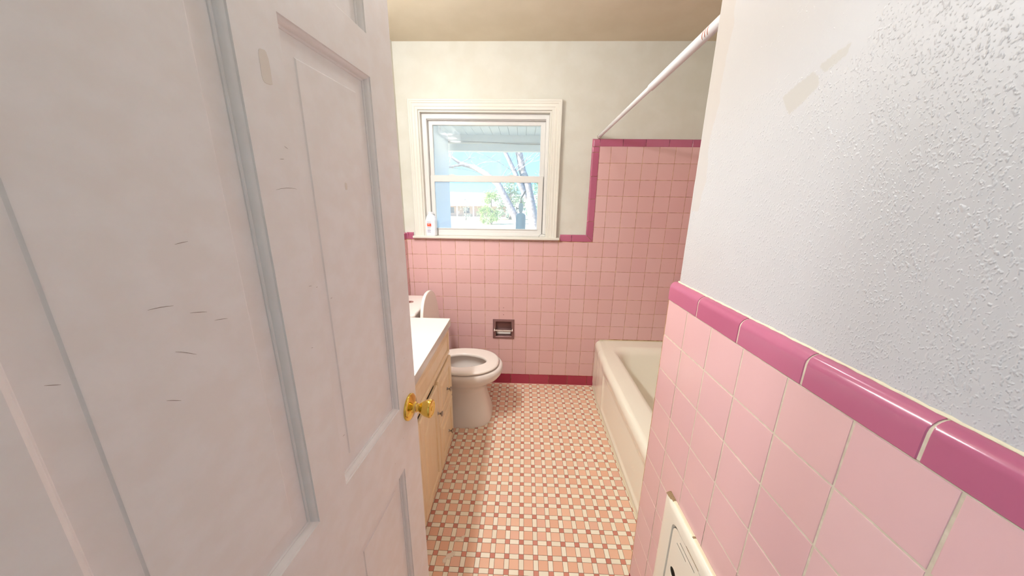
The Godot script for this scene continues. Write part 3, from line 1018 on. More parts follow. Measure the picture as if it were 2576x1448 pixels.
# ---------------------------------------------------------------- toilet
func egg(xb: float, xf: float, hw: float, n: float, zc: float, y: float, seg := 56, nose := 1.0) -> PackedVector3Array:
	var out := PackedVector3Array()
	var cx := (xb + xf) / 2; var hx := (xf - xb) / 2
	for k in seg:
		var an := TAU * k / seg
		var c := cos(an); var s := sin(an)
		var px := signf(c) * pow(absf(c), 2.0 / n); var pz := signf(s) * pow(absf(s), 2.0 / n)
		var taper := 1.0 if nose >= 1.0 else lerpf(1.0, nose, clampf((px + 0.2) / 1.2, 0.0, 1.0))
		out.append(Vector3(cx + px * hx, y, zc + pz * hw * taper))
	return out
func build_toilet() -> void:
	var zc := 0.392
	var o := node("toilet", "white porcelain toilet with raised lid beside the vanity", "toilet")
	var b := MB.new()
	# pedestal and bowl in one casting, rim folded over into the bowl
	var rings := []
	for s in [[0.0, -0.46, -0.020, 0.176, 3.4], [0.012, -0.46, -0.019, 0.177, 3.4], [0.06, -0.46, -0.030, 0.166, 3.2], [0.12, -0.455, -0.046, 0.151, 3.0], [0.18, -0.45, -0.060, 0.139, 2.8], [0.225, -0.45, -0.066, 0.133, 2.7], [0.25, -0.45, -0.058, 0.136, 2.6], [0.272, -0.45, -0.035, 0.147, 2.5], [0.292, -0.45, 0.000, 0.163, 2.4], [0.312, -0.46, 0.030, 0.178, 2.35], [0.335, -0.46, 0.048, 0.188, 2.3], [0.36, -0.46, 0.056, 0.192, 2.3], [0.378, -0.46, 0.053, 0.190, 2.3], [0.388, -0.458, 0.044, 0.183, 2.3], [0.390, -0.45, 0.03, 0.172, 2.3], [0.388, -0.40, -0.03, 0.122, 2.25], [0.375, -0.395, -0.038, 0.114, 2.2], [0.35, -0.395, -0.036, 0.117, 2.2], [0.30, -0.385, -0.055, 0.108, 2.2], [0.25, -0.365, -0.105, 0.085, 2.1], [0.21, -0.34, -0.165, 0.06, 2.0], [0.19, -0.32, -0.21, 0.04, 2.0]]:
		rings.append(egg(s[1], s[2], s[3], s[4], zc, s[0]))
	b.loft(rings, true, true)
	put("bowl", b.mesh(50.0), M.porcelain, o)
	b = MB.new()
	b.loft([egg(-0.36, -0.125, 0.077, 2.1, zc, 0.232), egg(-0.361, -0.124, 0.0775, 2.1, zc, 0.2325)], true, true)
	var wm := StandardMaterial3D.new()
	wm.albedo_color = Color(0.92, 0.96, 0.97, 0.12)
	wm.transparency = BaseMaterial3D.TRANSPARENCY_ALPHA
	wm.roughness = 0.0
	put("water", b.mesh(30.0), wm, o)
	# seat ring
	b = MB.new()
	rings = []
	for s in [[0.396, 0.004, 0.006], [0.394, 0.018, 0.012], [0.398, 0.0, 0.0], [0.406, -0.001, -0.001], [0.4125, 0.004, 0.004], [0.4145, 0.013, 0.013]]:
		rings.append(egg(-0.44 + s[1], 0.027 - s[1], 0.187 - s[2], 2.25, zc + 0.004, s[0]))
	for s in [[0.4145, 0.0], [0.412, 0.007], [0.405, 0.011], [0.396, 0.009]]:
		rings.append(egg(-0.365 + s[1], -0.048 - s[1], 0.108 - s[1], 2.1, zc + 0.01, s[0], 56, 0.78))
	rings.append(rings[0])
	b.loft(rings)
	put("seat", b.mesh(45.0), M.seat, o)
	# raised lid, leaning back on the tank
	b = MB.new()
	rings = []
	for s in [[-0.002, 0.006], [-0.004, 0.0], [0.006, -0.002], [0.013, 0.001], [0.016, 0.009]]:
		var ring := PackedVector3Array()
		for k in 56:
			var an := TAU * k / 56
			var c := cos(an); var sn := sin(an)
			var n := 2.3 if c > 0 else 4.0
			var uu := signf(c) * pow(absf(c), 2.0 / n); var vv := signf(sn) * pow(absf(sn), 2.0 / n)
			ring.append(Vector3(s[0], 0.232 + uu * (0.232 - s[1]), vv * (0.183 - s[1])))
		rings.append(ring)
	b.loft(rings, true, true)
	put("lid", b.mesh(40.0), M.seat, o, Vector3(-0.418, 0.432, zc + 0.012), Basis(Vector3.BACK, 0.05))
	for dz in [-0.07, 0.07]:
		b = MB.new()
		b.rbox(Vector3(-0.43, 0.39, zc + dz - 0.016), Vector3(-0.395, 0.436, zc + dz + 0.016), 0.006)
		put("seat_hinge", b.mesh(40.0), M.seat, o)
	# tank
	b = MB.new()
	b.loft([rrect(-0.66, -0.50, zc - 0.17, zc + 0.17, 0.03, 0.385), rrect(-0.672, -0.492, zc - 0.195, zc + 0.195, 0.035, 0.42), rrect(-0.68, -0.486, zc - 0.212, zc + 0.212, 0.04, 0.6), rrect(-0.684, -0.484, zc - 0.216, zc + 0.216, 0.04, 0.762)], true, true)
	put("tank", b.mesh(45.0), M.porcelain, o)
	b = MB.new()
	rings = []
	for s in [[0.760, 0.008], [0.762, 0.0], [0.786, -0.002], [0.796, 0.003], [0.801, 0.013]]:
		var ring := rrect(-0.689 + s[1], -0.476 - s[1], zc - 0.223 + s[1], zc + 0.223 - s[1], 0.045, s[0])
		for k in ring.size():
			# bowed front
			var t := (ring[k].z - zc) / 0.223
			if ring[k].x > -0.58: ring[k].x += 0.022 * (1.0 - t * t)
		rings.append(ring)
	b.loft(rings, true, true)
	put("tank_lid", b.mesh(40.0), M.porcelain, o)
	b = MB.new()
	b.lathe([[0.0, 0.0], [0.021, 0.0], [0.021, 0.004], [0.018, 0.006], [0.0, 0.0065]], 24, Vector3(-0.575, 0.8, zc - 0.05), Vector3.UP)
	put("flush_button", b.mesh(35.0), M.chrome, o)

# ---------------------------------------------------------------- vanity
# outline of a raised panel, drawn in by d; arch > 0 lifts the middle of the top edge
func outline(x0: float, x1: float, y0: float, y1: float, d: float, arch: float, out: float) -> PackedVector3Array:
	var a := x0 + d; var c := x1 - d; var lo := y0 + d; var hi := y1 - d
	var ring := PackedVector3Array([Vector3(a, lo, out), Vector3(c, lo, out)])
	var n := 16
	for k in n + 1:
		var t := float(k) / n
		var lift := 0.0
		if arch > 0.0:
			var s := clampf((absf(t - 0.5) - 0.02) / 0.36, 0.0, 1.0)
			lift = -arch * s * s * (3.0 - 2.0 * s)
		ring.append(Vector3(lerpf(c, a, t), hi + lift, out))
	return ring
func front_mesh(w: float, h: float, arch: float, th: float) -> ArrayMesh:
	var b := MB.new()
	var rings := []
	rings.append(outline(0, w, 0, h, 0.0, 0.0, 0.0))
	rings.append(outline(0, w, 0, h, 0.0, 0.0, th - 0.006))
	rings.append(outline(0, w, 0, h, 0.002, 0.0, th - 0.002))
	rings.append(outline(0, w, 0, h, 0.006, 0.0, th))
	var m := 0.045 if h > 0.2 else 0.022
	rings.append(outline(0, w, 0, h, m, arch, th))
	rings.append(outline(0, w, 0, h, m + 0.0035, arch, th - 0.007))
	rings.append(outline(0, w, 0, h, m + 0.008, arch, th - 0.008))
	rings.append(outline(0, w, 0, h, m + 0.026, arch, th - 0.0012))
	rings.append(outline(0, w, 0, h, m + 0.0275, arch, th - 0.0005))
	b.loft(rings, true, true)
	return b.mesh(25.0)
func cabinet_knob(parent: Node, at: Vector3) -> void:
	var b := MB.new()
	b.lathe([[0.0, 0.0], [0.0085, 0.0], [0.0075, 0.003], [0.0048, 0.005], [0.0045, 0.012], [0.0075, 0.016], [0.0125, 0.0195], [0.0138, 0.0225], [0.0122, 0.0252], [0.006, 0.0268], [0.0, 0.027]], 20, Vector3.ZERO, Vector3.BACK)
	put("knob", b.mesh(35.0), M.pewter, parent, at)
func build_vanity() -> void:
	var z0 := 0.662; var z1 := 1.556; var xf := -0.257
	var o := node("vanity_cabinet", "pale wooden vanity cabinet with raised panel door and drawers", "cabinet")
	var b := MB.new()
	b.box(Vector3(-0.686, 0.0, z0), Vector3(xf - 0.018, 0.764, z0 + 0.016))
	b.box(Vector3(-0.686, 0.0, z1 - 0.016), Vector3(xf - 0.018, 0.764, z1))
	b.box(Vector3(-0.686, 0.09, z0 + 0.016), Vector3(-0.676, 0.764, z1 - 0.016))
	b.box(Vector3(-0.676, 0.09, z0 + 0.016), Vector3(xf - 0.018, 0.106, z1 - 0.016))
	put("carcass", b.mesh(0.0), M.wood, o)
	b = MB.new()
	b.box(Vector3(xf - 0.034, 0.0, z0 + 0.016), Vector3(xf - 0.018, 0.09, z1 - 0.016))
	put("plinth", b.mesh(0.0), M.wood, o)
	# face frame
	b = MB.new()
	b.box(Vector3(xf - 0.018, 0.0, z0), Vector3(xf, 0.764, z0 + 0.03))
	b.box(Vector3(xf - 0.018, 0.0, z1 - 0.03), Vector3(xf, 0.764, z1))
	b.box(Vector3(xf - 0.018, 0.0, z0 + 0.03), Vector3(xf, 0.06, z1 - 0.03))
	b.box(Vector3(xf - 0.018, 0.59, z0 + 0.03), Vector3(xf, 0.764, z1 - 0.03))
	b.box(Vector3(xf - 0.018, 0.06, 0.945), Vector3(xf, 0.59, 0.985))
	b.box(Vector3(xf - 0.018, 0.30, z0 + 0.03), Vector3(xf, 0.345, 0.945))
	b.box(Vector3(xf - 0.018, 0.06, 1.245), Vector3(xf, 0.59, 1.285))
	put("face_frame", b.mesh(0.0), M.wood, o)
	var fb := Basis(Vector3.FORWARD, Vector3.UP, Vector3.RIGHT)      # u runs away from the camera
	# false front under the top
	put("false_front", front_mesh(z1 - z0 - 0.006, 0.158, 0.0, 0.012), M.wood, o, Vector3(xf, 0.599, z1 - 0.003), fb)
	# drawers at the far end
	for y in [[0.322, 0.582], [0.035, 0.312]]:
		var d := put("drawer", front_mesh(0.298, y[1] - y[0], 0.0, 0.016), M.wood, o, Vector3(xf + 0.001, y[0], 0.9585), fb)
		cabinet_knob(d, Vector3(0.175, (y[1] - y[0]) * 0.42, 0.0155))
	for k in 2:
		var zz := 1.262 + 0.2985 * k
		var d := put("cabinet_door", front_mesh(0.2925, 0.535, 0.05, 0.016), M.wood, o, Vector3(xf + 0.001, 0.035, minf(zz, z1 - 0.001)), fb)
		cabinet_knob(d, Vector3(0.2925 - 0.022 if k == 0 else 0.022, 0.385, 0.0155))
	# top
	b = MB.new()
	b.rbox(Vector3(-0.688, 0.764, 0.652), Vector3(-0.235, 0.81, 1.566), 0.005)
	var t := put("countertop", b.mesh(35.0), M.counter)
	tag(t, "white cultured marble vanity top with squared front edge", "countertop")
	b = MB.new()
	b.rbox(Vector3(-0.689, 0.8095, 0.72), Vector3(-0.67, 0.90, 1.566), 0.004)
	put("backsplash", b.mesh(35.0), M.counter, t)

# ---------------------------------------------------------------- small things
func build_small_things() -> void:
	var b: MB
	# shower curtain rod: a thin tube sliding in a thicker one
	var rod := node("shower_curtain_rod", "white telescoping shower curtain rod above the bathtub edge", "curtain rod")
	var pa := Vector3(0.68, 1.9005, -0.0112); var pb := Vector3(0.672, 1.927, 1.482)
	var j := pa.lerp(pb, 0.625)
	b = MB.new()
	b.tube(PackedVector3Array([pa + (pb - pa) * 0.01, j + (pb - pa) * 0.02]), [0.0108], 24)
	put("inner_tube", b.mesh(50.0), M.rod, rod)
	b = MB.new()
	b.tube(PackedVector3Array([j, j + (pb - pa) * 0.001, pb - (pb - pa) * 0.012]), [0.0132, 0.0138, 0.0138], 24)
	put("outer_tube", b.mesh(50.0), M.rod, rod)
	b = MB.new()
	b.tube(PackedVector3Array([pa, pa + (pb - pa) * 0.014]), [0.0135], 20)
	put("rubber_foot", b.mesh(40.0), M.rod_cap, rod)
	b = MB.new()
	b.tube(PackedVector3Array([pb - (pb - pa) * 0.014, pb]), [0.0165], 20)
	put("rubber_foot", b.mesh(40.0), M.rod_cap, rod)
	var ax := (pb - pa).normalized()
	var e1 := ax.cross(Vector3.UP).normalized(); var e2 := e1.cross(ax)
	for k in 3:
		b = MB.new()
		var path := PackedVector3Array()
		for i in 6:
			var an := -0.95 + 0.26 * i
			path.append(pa.lerp(pb, 0.898 + 0.009 * k + 0.0016 * i) + (e1 * cos(an) + e2 * sin(an)) * 0.0138)
		b.tube(path, [0.0006, 0.0012, 0.0013, 0.0013, 0.0012, 0.0006], 6)
		put("rust_mark", b.mesh(50.0), M.rust_mark, rod)
	# recessed paper holder
	var h := node("toilet_paper_holder", "tarnished chrome recessed toilet paper holder in the pink tiles", "paper holder")
	b = MB.new()
	var fx := [-0.048, 0.121, 0.404, 0.566]
	var rr := []
	for s in [[0.0, 0.0004], [0.0, 0.004], [0.003, 0.008], [0.018, 0.0085], [0.0225, 0.006], [0.0235, 0.0]]:
		rr.append(rect_ring(fx[0] + s[0], fx[1] - s[0], fx[2] + s[0] * 0.9, fx[3] - s[0] * 0.9, s[1]))
	rr.append(rect_ring(-0.0235, 0.0965, 0.4275, 0.5425, -0.07))
	b.loft(rr, false, false)
	put("face_plate", b.mesh(30.0, Vector3.BACK), M.tarnish, h)
	b = MB.new()
	var n := 10
	var arc := PackedVector3Array()
	for k in n + 1:
		var an := PI * k / n
		arc.append(Vector3(0, 0.485 + cos(an) * 0.0575, -0.03 - sin(an) * 0.04))
	for k in n:
		b.quad(Vector3(-0.0235, arc[k].y, arc[k].z), Vector3(-0.0235, arc[k + 1].y, arc[k + 1].z), Vector3(0.0965, arc[k + 1].y, arc[k + 1].z), Vector3(0.0965, arc[k].y, arc[k].z))
	put("recess", b.mesh(60.0, Vector3.BACK), M.tarnish, h)
	for x in [-0.0335, 0.1065]:
		b = MB.new()
		b.tube(PackedVector3Array([Vector3(x, 0.495, 0.006), Vector3(x, 0.492, 0.016), Vector3(x, 0.484, 0.024), Vector3(x, 0.474, 0.028)]), [0.006, 0.0055, 0.006, 0.0065], 12)
		put("post", b.mesh(50.0), M.chrome, h)
	b = MB.new()
	b.lathe([[0.0, 0.0], [0.0042, 0.0], [0.0042, 0.005], [0.0072, 0.006], [0.0072, 0.066], [0.0078, 0.067], [0.0078, 0.134], [0.0042, 0.135], [0.0042, 0.14], [0.0, 0.14]], 20, Vector3(-0.0335, 0.48, 0.024), Vector3.RIGHT)
	put("roller", b.mesh(35.0), M.chrome, h)
	b = MB.new()
	b.rbox(Vector3(-0.02, 0.4295, -0.031), Vector3(0.091, 0.4535, -0.026), 0.002)
	var pp := put("paper_strip", b.mesh(35.0), M.paper)
	tag(pp, "strip of white paper left inside the chrome toilet paper holder", "paper")

	# old wall heater on the near wall
	var ht := node("wall_heater", "white enamelled wall heater with rusty edge set in the near pink tiles", "heater", Vector3(RX, 0, RZ), Basis(Vector3.UP, RA))
	var lb := Basis(Vector3.BACK, Vector3.UP, Vector3.LEFT)
	var u0 := 0.169; var u1 := 0.50; var v0 := 0.27; var v1 := 0.676
	b = MB.new()
	var rings := []
	for s in [[0.0, 0.0, 0.012], [0.0, 0.006, 0.014], [0.004, 0.0105, 0.016], [0.012, 0.0145, 0.02], [0.022, 0.0165, 0.02], [0.046, 0.017, 0.022], [0.053, 0.0155, 0.022], [0.056, 0.010, 0.022], [0.056, 0.004, 0.022]]:
		rings.append(round_rect_uv(u0 + s[0] * 1.15, u1 - s[0] * 1.15, v0 + s[0] * 0.75, v1 - s[0] * 0.75, s[2], s[1]))
	b.loft(rings)
	put("frame", b.mesh(35.0, Vector3.BACK), M.heater, ht, Vector3.ZERO, lb)
	b = MB.new()
	# open enamelled box let into the wall
	var bu0 := PU0 + 0.001; var bu1 := PU1 - 0.001; var bv0 := PV0 + 0.001; var bv1 := PV1 - 0.001
	b.box(Vector3(bu0, bv0, -0.09), Vector3(bu0 + 0.001, bv1, 0.0005))
	b.box(Vector3(bu1 - 0.001, bv0, -0.09), Vector3(bu1, bv1, 0.0005))
	b.box(Vector3(bu0, bv0, -0.09), Vector3(bu1, bv0 + 0.001, 0.0005))
	b.box(Vector3(bu0, bv1 - 0.001, -0.09), Vector3(bu1, bv1, 0.0005))
	b.box(Vector3(bu0, bv0, -0.091), Vector3(bu1, bv1, -0.089))
	put("inner_box", b.mesh(0.0), M.heater, ht, Vector3.ZERO, lb)
	var plate := CSGCombiner3D.new()
	plate.name = "face_plate"
	plate.transform = Transform3D(lb, Vector3.ZERO)
	plate.material_override = M.heater
	ht.add_child(plate)
	var sheet := CSGPolygon3D.new()
	var poly := PackedVector2Array()
	for p in round_rect_uv(u0 + 0.0675, u1 - 0.0675, v0 + 0.0445, v1 - 0.0445, 0.022, 0.0): poly.append(Vector2(p.x, p.y))
	sheet.polygon = poly
	sheet.depth = 0.0012
	sheet.position = Vector3(0, 0, 0.0145)
	sheet.material = M.heater
	plate.add_child(sheet)
	for sl in [[0.262, 0.309, 0.5975], [0.2745, 0.345, 0.6135]]:
		var cut := CSGBox3D.new()
		cut.operation = CSGShape3D.OPERATION_SUBTRACTION
		cut.size = Vector3(sl[1] - sl[0], 0.0044, 0.02)
		cut.position = Vector3((sl[0] + sl[1]) / 2, sl[2], 0.013)
		cut.material = M.heater
		plate.add_child(cut)
	var hole := CSGCylinder3D.new()
	hole.operation = CSGShape3D.OPERATION_SUBTRACTION
	hole.radius = 0.014
	hole.height = 0.02
	hole.sides = 24
	hole.rotation = Vector3(PI / 2, 0, 0)
	hole.position = Vector3(0.268, 0.499, 0.013)
	hole.material = M.heater
	plate.add_child(hole)
	b = MB.new()
	b.rbox(Vector3(0.303, 0.641, 0.0155), Vector3(0.36, 0.6428, 0.0174), 0.0005)  # thin mottled brown line along the top of the frame
	put("brown_streak", b.mesh(30.0), M.rust, ht, Vector3.ZERO, lb)
	# flaked paint along the top edge
	b = MB.new()
	var fl := FastNoiseLite.new()
	fl.seed = 3; fl.frequency = 40.0
	var pr := []
	for k in 60:
		var u := u0 + 0.006 + (u1 - u0 - 0.012) * k / 59.0
		var dd := 0.002 + 0.003 * absf(fl.get_noise_1d(u)) + (0.008 if k < 8 else 0.0) * (1.0 - k / 8.0)
		pr.append([Vector3(u, v1 + 0.0006, 0.0005), Vector3(u, v1 + 0.0006, 0.006), Vector3(u, v1 - dd * 0.55, 0.006 + dd * 0.8)])
	for run in [[0, 6, true], [6, 24, false], [24, 25, true], [25, 59, false]]:
		b = MB.new()
		for k in range(run[0], run[1]):
			for i in 2: b.quad(pr[k][i], pr[k][i + 1], pr[k + 1][i + 1], pr[k + 1][i])
		put("rusty_edge" if run[2] else "yellowed_edge", b.mesh(40.0, Vector3.UP), M.rust if run[2] else M.yellowed, ht, Vector3.ZERO, lb)

	# bottle on the stool
	var bo := node("bottle", "white plastic bottle with red label standing on the window stool", "bottle", Vector3(-0.5035, 1.2135, -0.004), Basis(Vector3.UP, -0.25))
	b = MB.new()
	var rb := []
	for s in [[0.0, 0.036, 0.02], [0.003, 0.039, 0.0225], [0.012, 0.040, 0.0235], [0.105, 0.040, 0.0235], [0.12, 0.039, 0.023], [0.136, 0.034, 0.021], [0.149, 0.025, 0.0185], [0.1535, 0.0185, 0.0175], [0.157, 0.0175, 0.0175]]:
		rb.append(egg(-s[1], s[1], s[2], 4.0 if s[0] < 0.11 else 2.6, 0.0, s[0], 40))
	b.loft(rb, true, true)
	put("body", b.mesh(45.0), M.white_plastic, bo)
	b = MB.new()
	b.lathe([[0.0, 0.155], [0.0185, 0.155], [0.019, 0.157], [0.0185, 0.17], [0.017, 0.1715], [0.0, 0.172]], 24, Vector3.ZERO, Vector3.UP)
	put("cap", b.mesh(35.0), M.white_plastic, bo)
	var li := Image.create(64, 128, false, Image.FORMAT_RGB8)
	li.fill(Color8(236, 236, 242))
	li.fill_rect(Rect2i(4, 4, 56, 6), Color8(176, 176, 190))
	li.fill_rect(Rect2i(10, 13, 46, 3), Color8(200, 196, 204))
	li.fill_rect(Rect2i(4, 22, 56, 32), Color8(222, 74, 48))
	li.fill_rect(Rect2i(12, 28, 26, 8), Color8(246, 190, 170))
	li.fill_rect(Rect2i(10, 38, 14, 5), Color8(240, 160, 140))
	li.fill_rect(Rect2i(30, 38, 20, 5), Color8(236, 140, 120))
	for k in 7:
		li.fill_rect(Rect2i(6, 62 + k * 9, 50 - (k * 7) % 12, 4), Color8(150, 146, 168) if k != 2 else Color8(246, 226, 200))
	var lm := paint(Color.WHITE, 0.4)
	lm.albedo_texture = ImageTexture.create_from_image(li)
	b = MB.new()
	b.quad_uv(Vector3(-0.022, 0.02, 0.0242), Vector3(0.016, 0.02, 0.0242), Vector3(0.016, 0.104, 0.0242), Vector3(-0.022, 0.104, 0.0242), Vector2(0, 1), Vector2(1, 1), Vector2(1, 0), Vector2(0, 0))
	put("label_print", b.mesh(0.0, Vector3.BACK), lm, bo)
	# bent wire at the other end of the stool
	b = MB.new()
	b.tube(PackedVector3Array([Vector3(0.292, 1.2138, 0.004), Vector3(0.293, 1.223, 0.002), Vector3(0.302, 1.234, 0.0), Vector3(0.318, 1.237, -0.002), Vector3(0.334, 1.2335, -0.004), Vector3(0.346, 1.2325, -0.004)]), [0.0011], 8)
	var wr := put("bent_wire", b.mesh(50.0), M.wire)
	tag(wr, "short bent dark wire on the right end of the window stool", "wire")

func round_rect_uv(a: float, c: float, d: float, e: float, r: float, out: float) -> PackedVector3Array:
	var ring := PackedVector3Array()
	var cs := [Vector2(c - r, e - r), Vector2(a + r, e - r), Vector2(a + r, d + r), Vector2(c - r, d + r)]
	for q in 4:
		for s in 7:
			var an := (q + s / 6.0) * PI / 2
			ring.append(Vector3(cs[q].x + cos(an) * r, cs[q].y + sin(an) * r, out))
	return ring

# ---------------------------------------------------------------- lamps
const LAMP := Color(0.98, 0.99, 1.0)
func build_lamps() -> void:
	var o := node("vanity_light", "vanity light bar with three frosted glass bells on the left wall", "lamp")
	var b := MB.new()
	b.rbox(Vector3(LX - 0.013, 2.12, 0.9), Vector3(-0.684, 2.22, 1.54), 0.005)
	put("back_plate", b.mesh(35.0), M.chrome, o)
	var em := paint(Color8(255, 244, 226), 0.3)
	em.emission_enabled = true
	em.emission = LAMP
	em.emission_energy_multiplier = 6.0
	var frost := paint(Color8(250, 248, 244), 0.4)
	frost.emission_enabled = true
	frost.emission = LAMP
	frost.emission_energy_multiplier = 1.0
	for k in 3:
		var at := Vector3(-0.622, 2.17, 1.0 + 0.22 * k)
		b = MB.new()
		b.lathe([[0.02, 0.0], [0.02, 0.02], [0.016, 0.026]], 20, Vector3(-0.685, at.y, at.z), Vector3.RIGHT)
		put("socket", b.mesh(35.0), M.chrome, o)
		var s := SphereMesh.new()
		s.radius = 0.04
		s.height = 0.08
		s.radial_segments = 24
		s.rings = 12
		var bulb := put("bulb", s, em, o, at)
		var l := OmniLight3D.new()
		l.name = "bulb_light"
		l.light_color = LAMP
		l.light_energy = 0.23
		l.light_size = 0.04
		l.omni_range = 12.0
		l.omni_attenuation = 2.0
		l.shadow_enabled = true
		bulb.add_child(l)
		# bell of frosted glass, open below
		b = MB.new()
		var bell := []
		for p in [[0.022, 0.062], [0.034, 0.058], [0.05, 0.045], [0.057, 0.02], [0.06, -0.03], [0.063, -0.05], [0.061, -0.05], [0.058, -0.03], [0.055, 0.02], [0.048, 0.043], [0.033, 0.056], [0.022, 0.06]]:
			var ring := PackedVector3Array()
			for j in 24: ring.append(Vector3(cos(TAU * j / 24) * p[0], p[1], sin(TAU * j / 24) * p[0]))
			bell.append(ring)
		bell.append(bell[0])
		b.loft(bell)
		put("glass_bell", b.mesh(50.0), frost, o, at)
		var d := SpotLight3D.new()
		d.name = "bell_light"
		d.position = at + Vector3(0, -0.045, 0)
		d.basis = Basis.looking_at(Vector3(0.12, -1.0, 0.0).normalized(), Vector3.BACK)
		d.light_color = LAMP
		d.light_energy = 0.32
		d.light_size = 0.05
		d.spot_angle = 72.0
		d.spot_angle_attenuation = 0.6
		d.spot_range = 12.0
		d.spot_attenuation = 2.0
		d.shadow_enabled = true
		o.add_child(d, true)
	# ceiling lamps, both out of view: one over the floor of the bathroom, one in the hall behind the camera
	bowl_lamp("ceiling_light", "small round white ceiling lamp above the bathroom floor", Vector3(0.3, 2.459, 1.05), 0.75, Color(0.98, 0.99, 1.0), 0.17)
	bowl_lamp("hall_light", "round white ceiling lamp in the hall behind the doorway", Vector3(-0.85, 2.459, 3.2), 1.0, Color(0.80, 0.90, 1.0), 1.25)

func bowl_lamp(called: String, label: String, at: Vector3, k: float, c: Color, energy: float) -> void:
	var h := node(called, label, "lamp")
	var b := MB.new()
	b.lathe([[0.15 * k, 0.0], [0.15 * k, -0.02], [0.13 * k, -0.025]], 32, at, Vector3.UP)
	put("rim", b.mesh(35.0), M.chrome, h)
	b = MB.new()
	b.lathe([[0.14 * k, -0.02], [0.135 * k, -0.045], [0.11 * k, -0.07], [0.06 * k, -0.088], [0.0, -0.092]], 32, at, Vector3.UP)
	var hm := paint(Color8(250, 250, 250), 0.4)
	hm.emission_enabled = true
	hm.emission = c
	hm.emission_energy_multiplier = 1.5
	put("glass_bowl", b.mesh(40.0), hm, h)
	var hl := OmniLight3D.new()
	hl.name = "bowl_light"
	hl.position = at + Vector3(0, -0.085, 0)
	hl.light_color = c
	hl.light_energy = energy
	hl.light_size = 0.1 * k
	hl.omni_range = 12.0
	hl.omni_attenuation = 2.0
	hl.shadow_enabled = true
	h.add_child(hl)

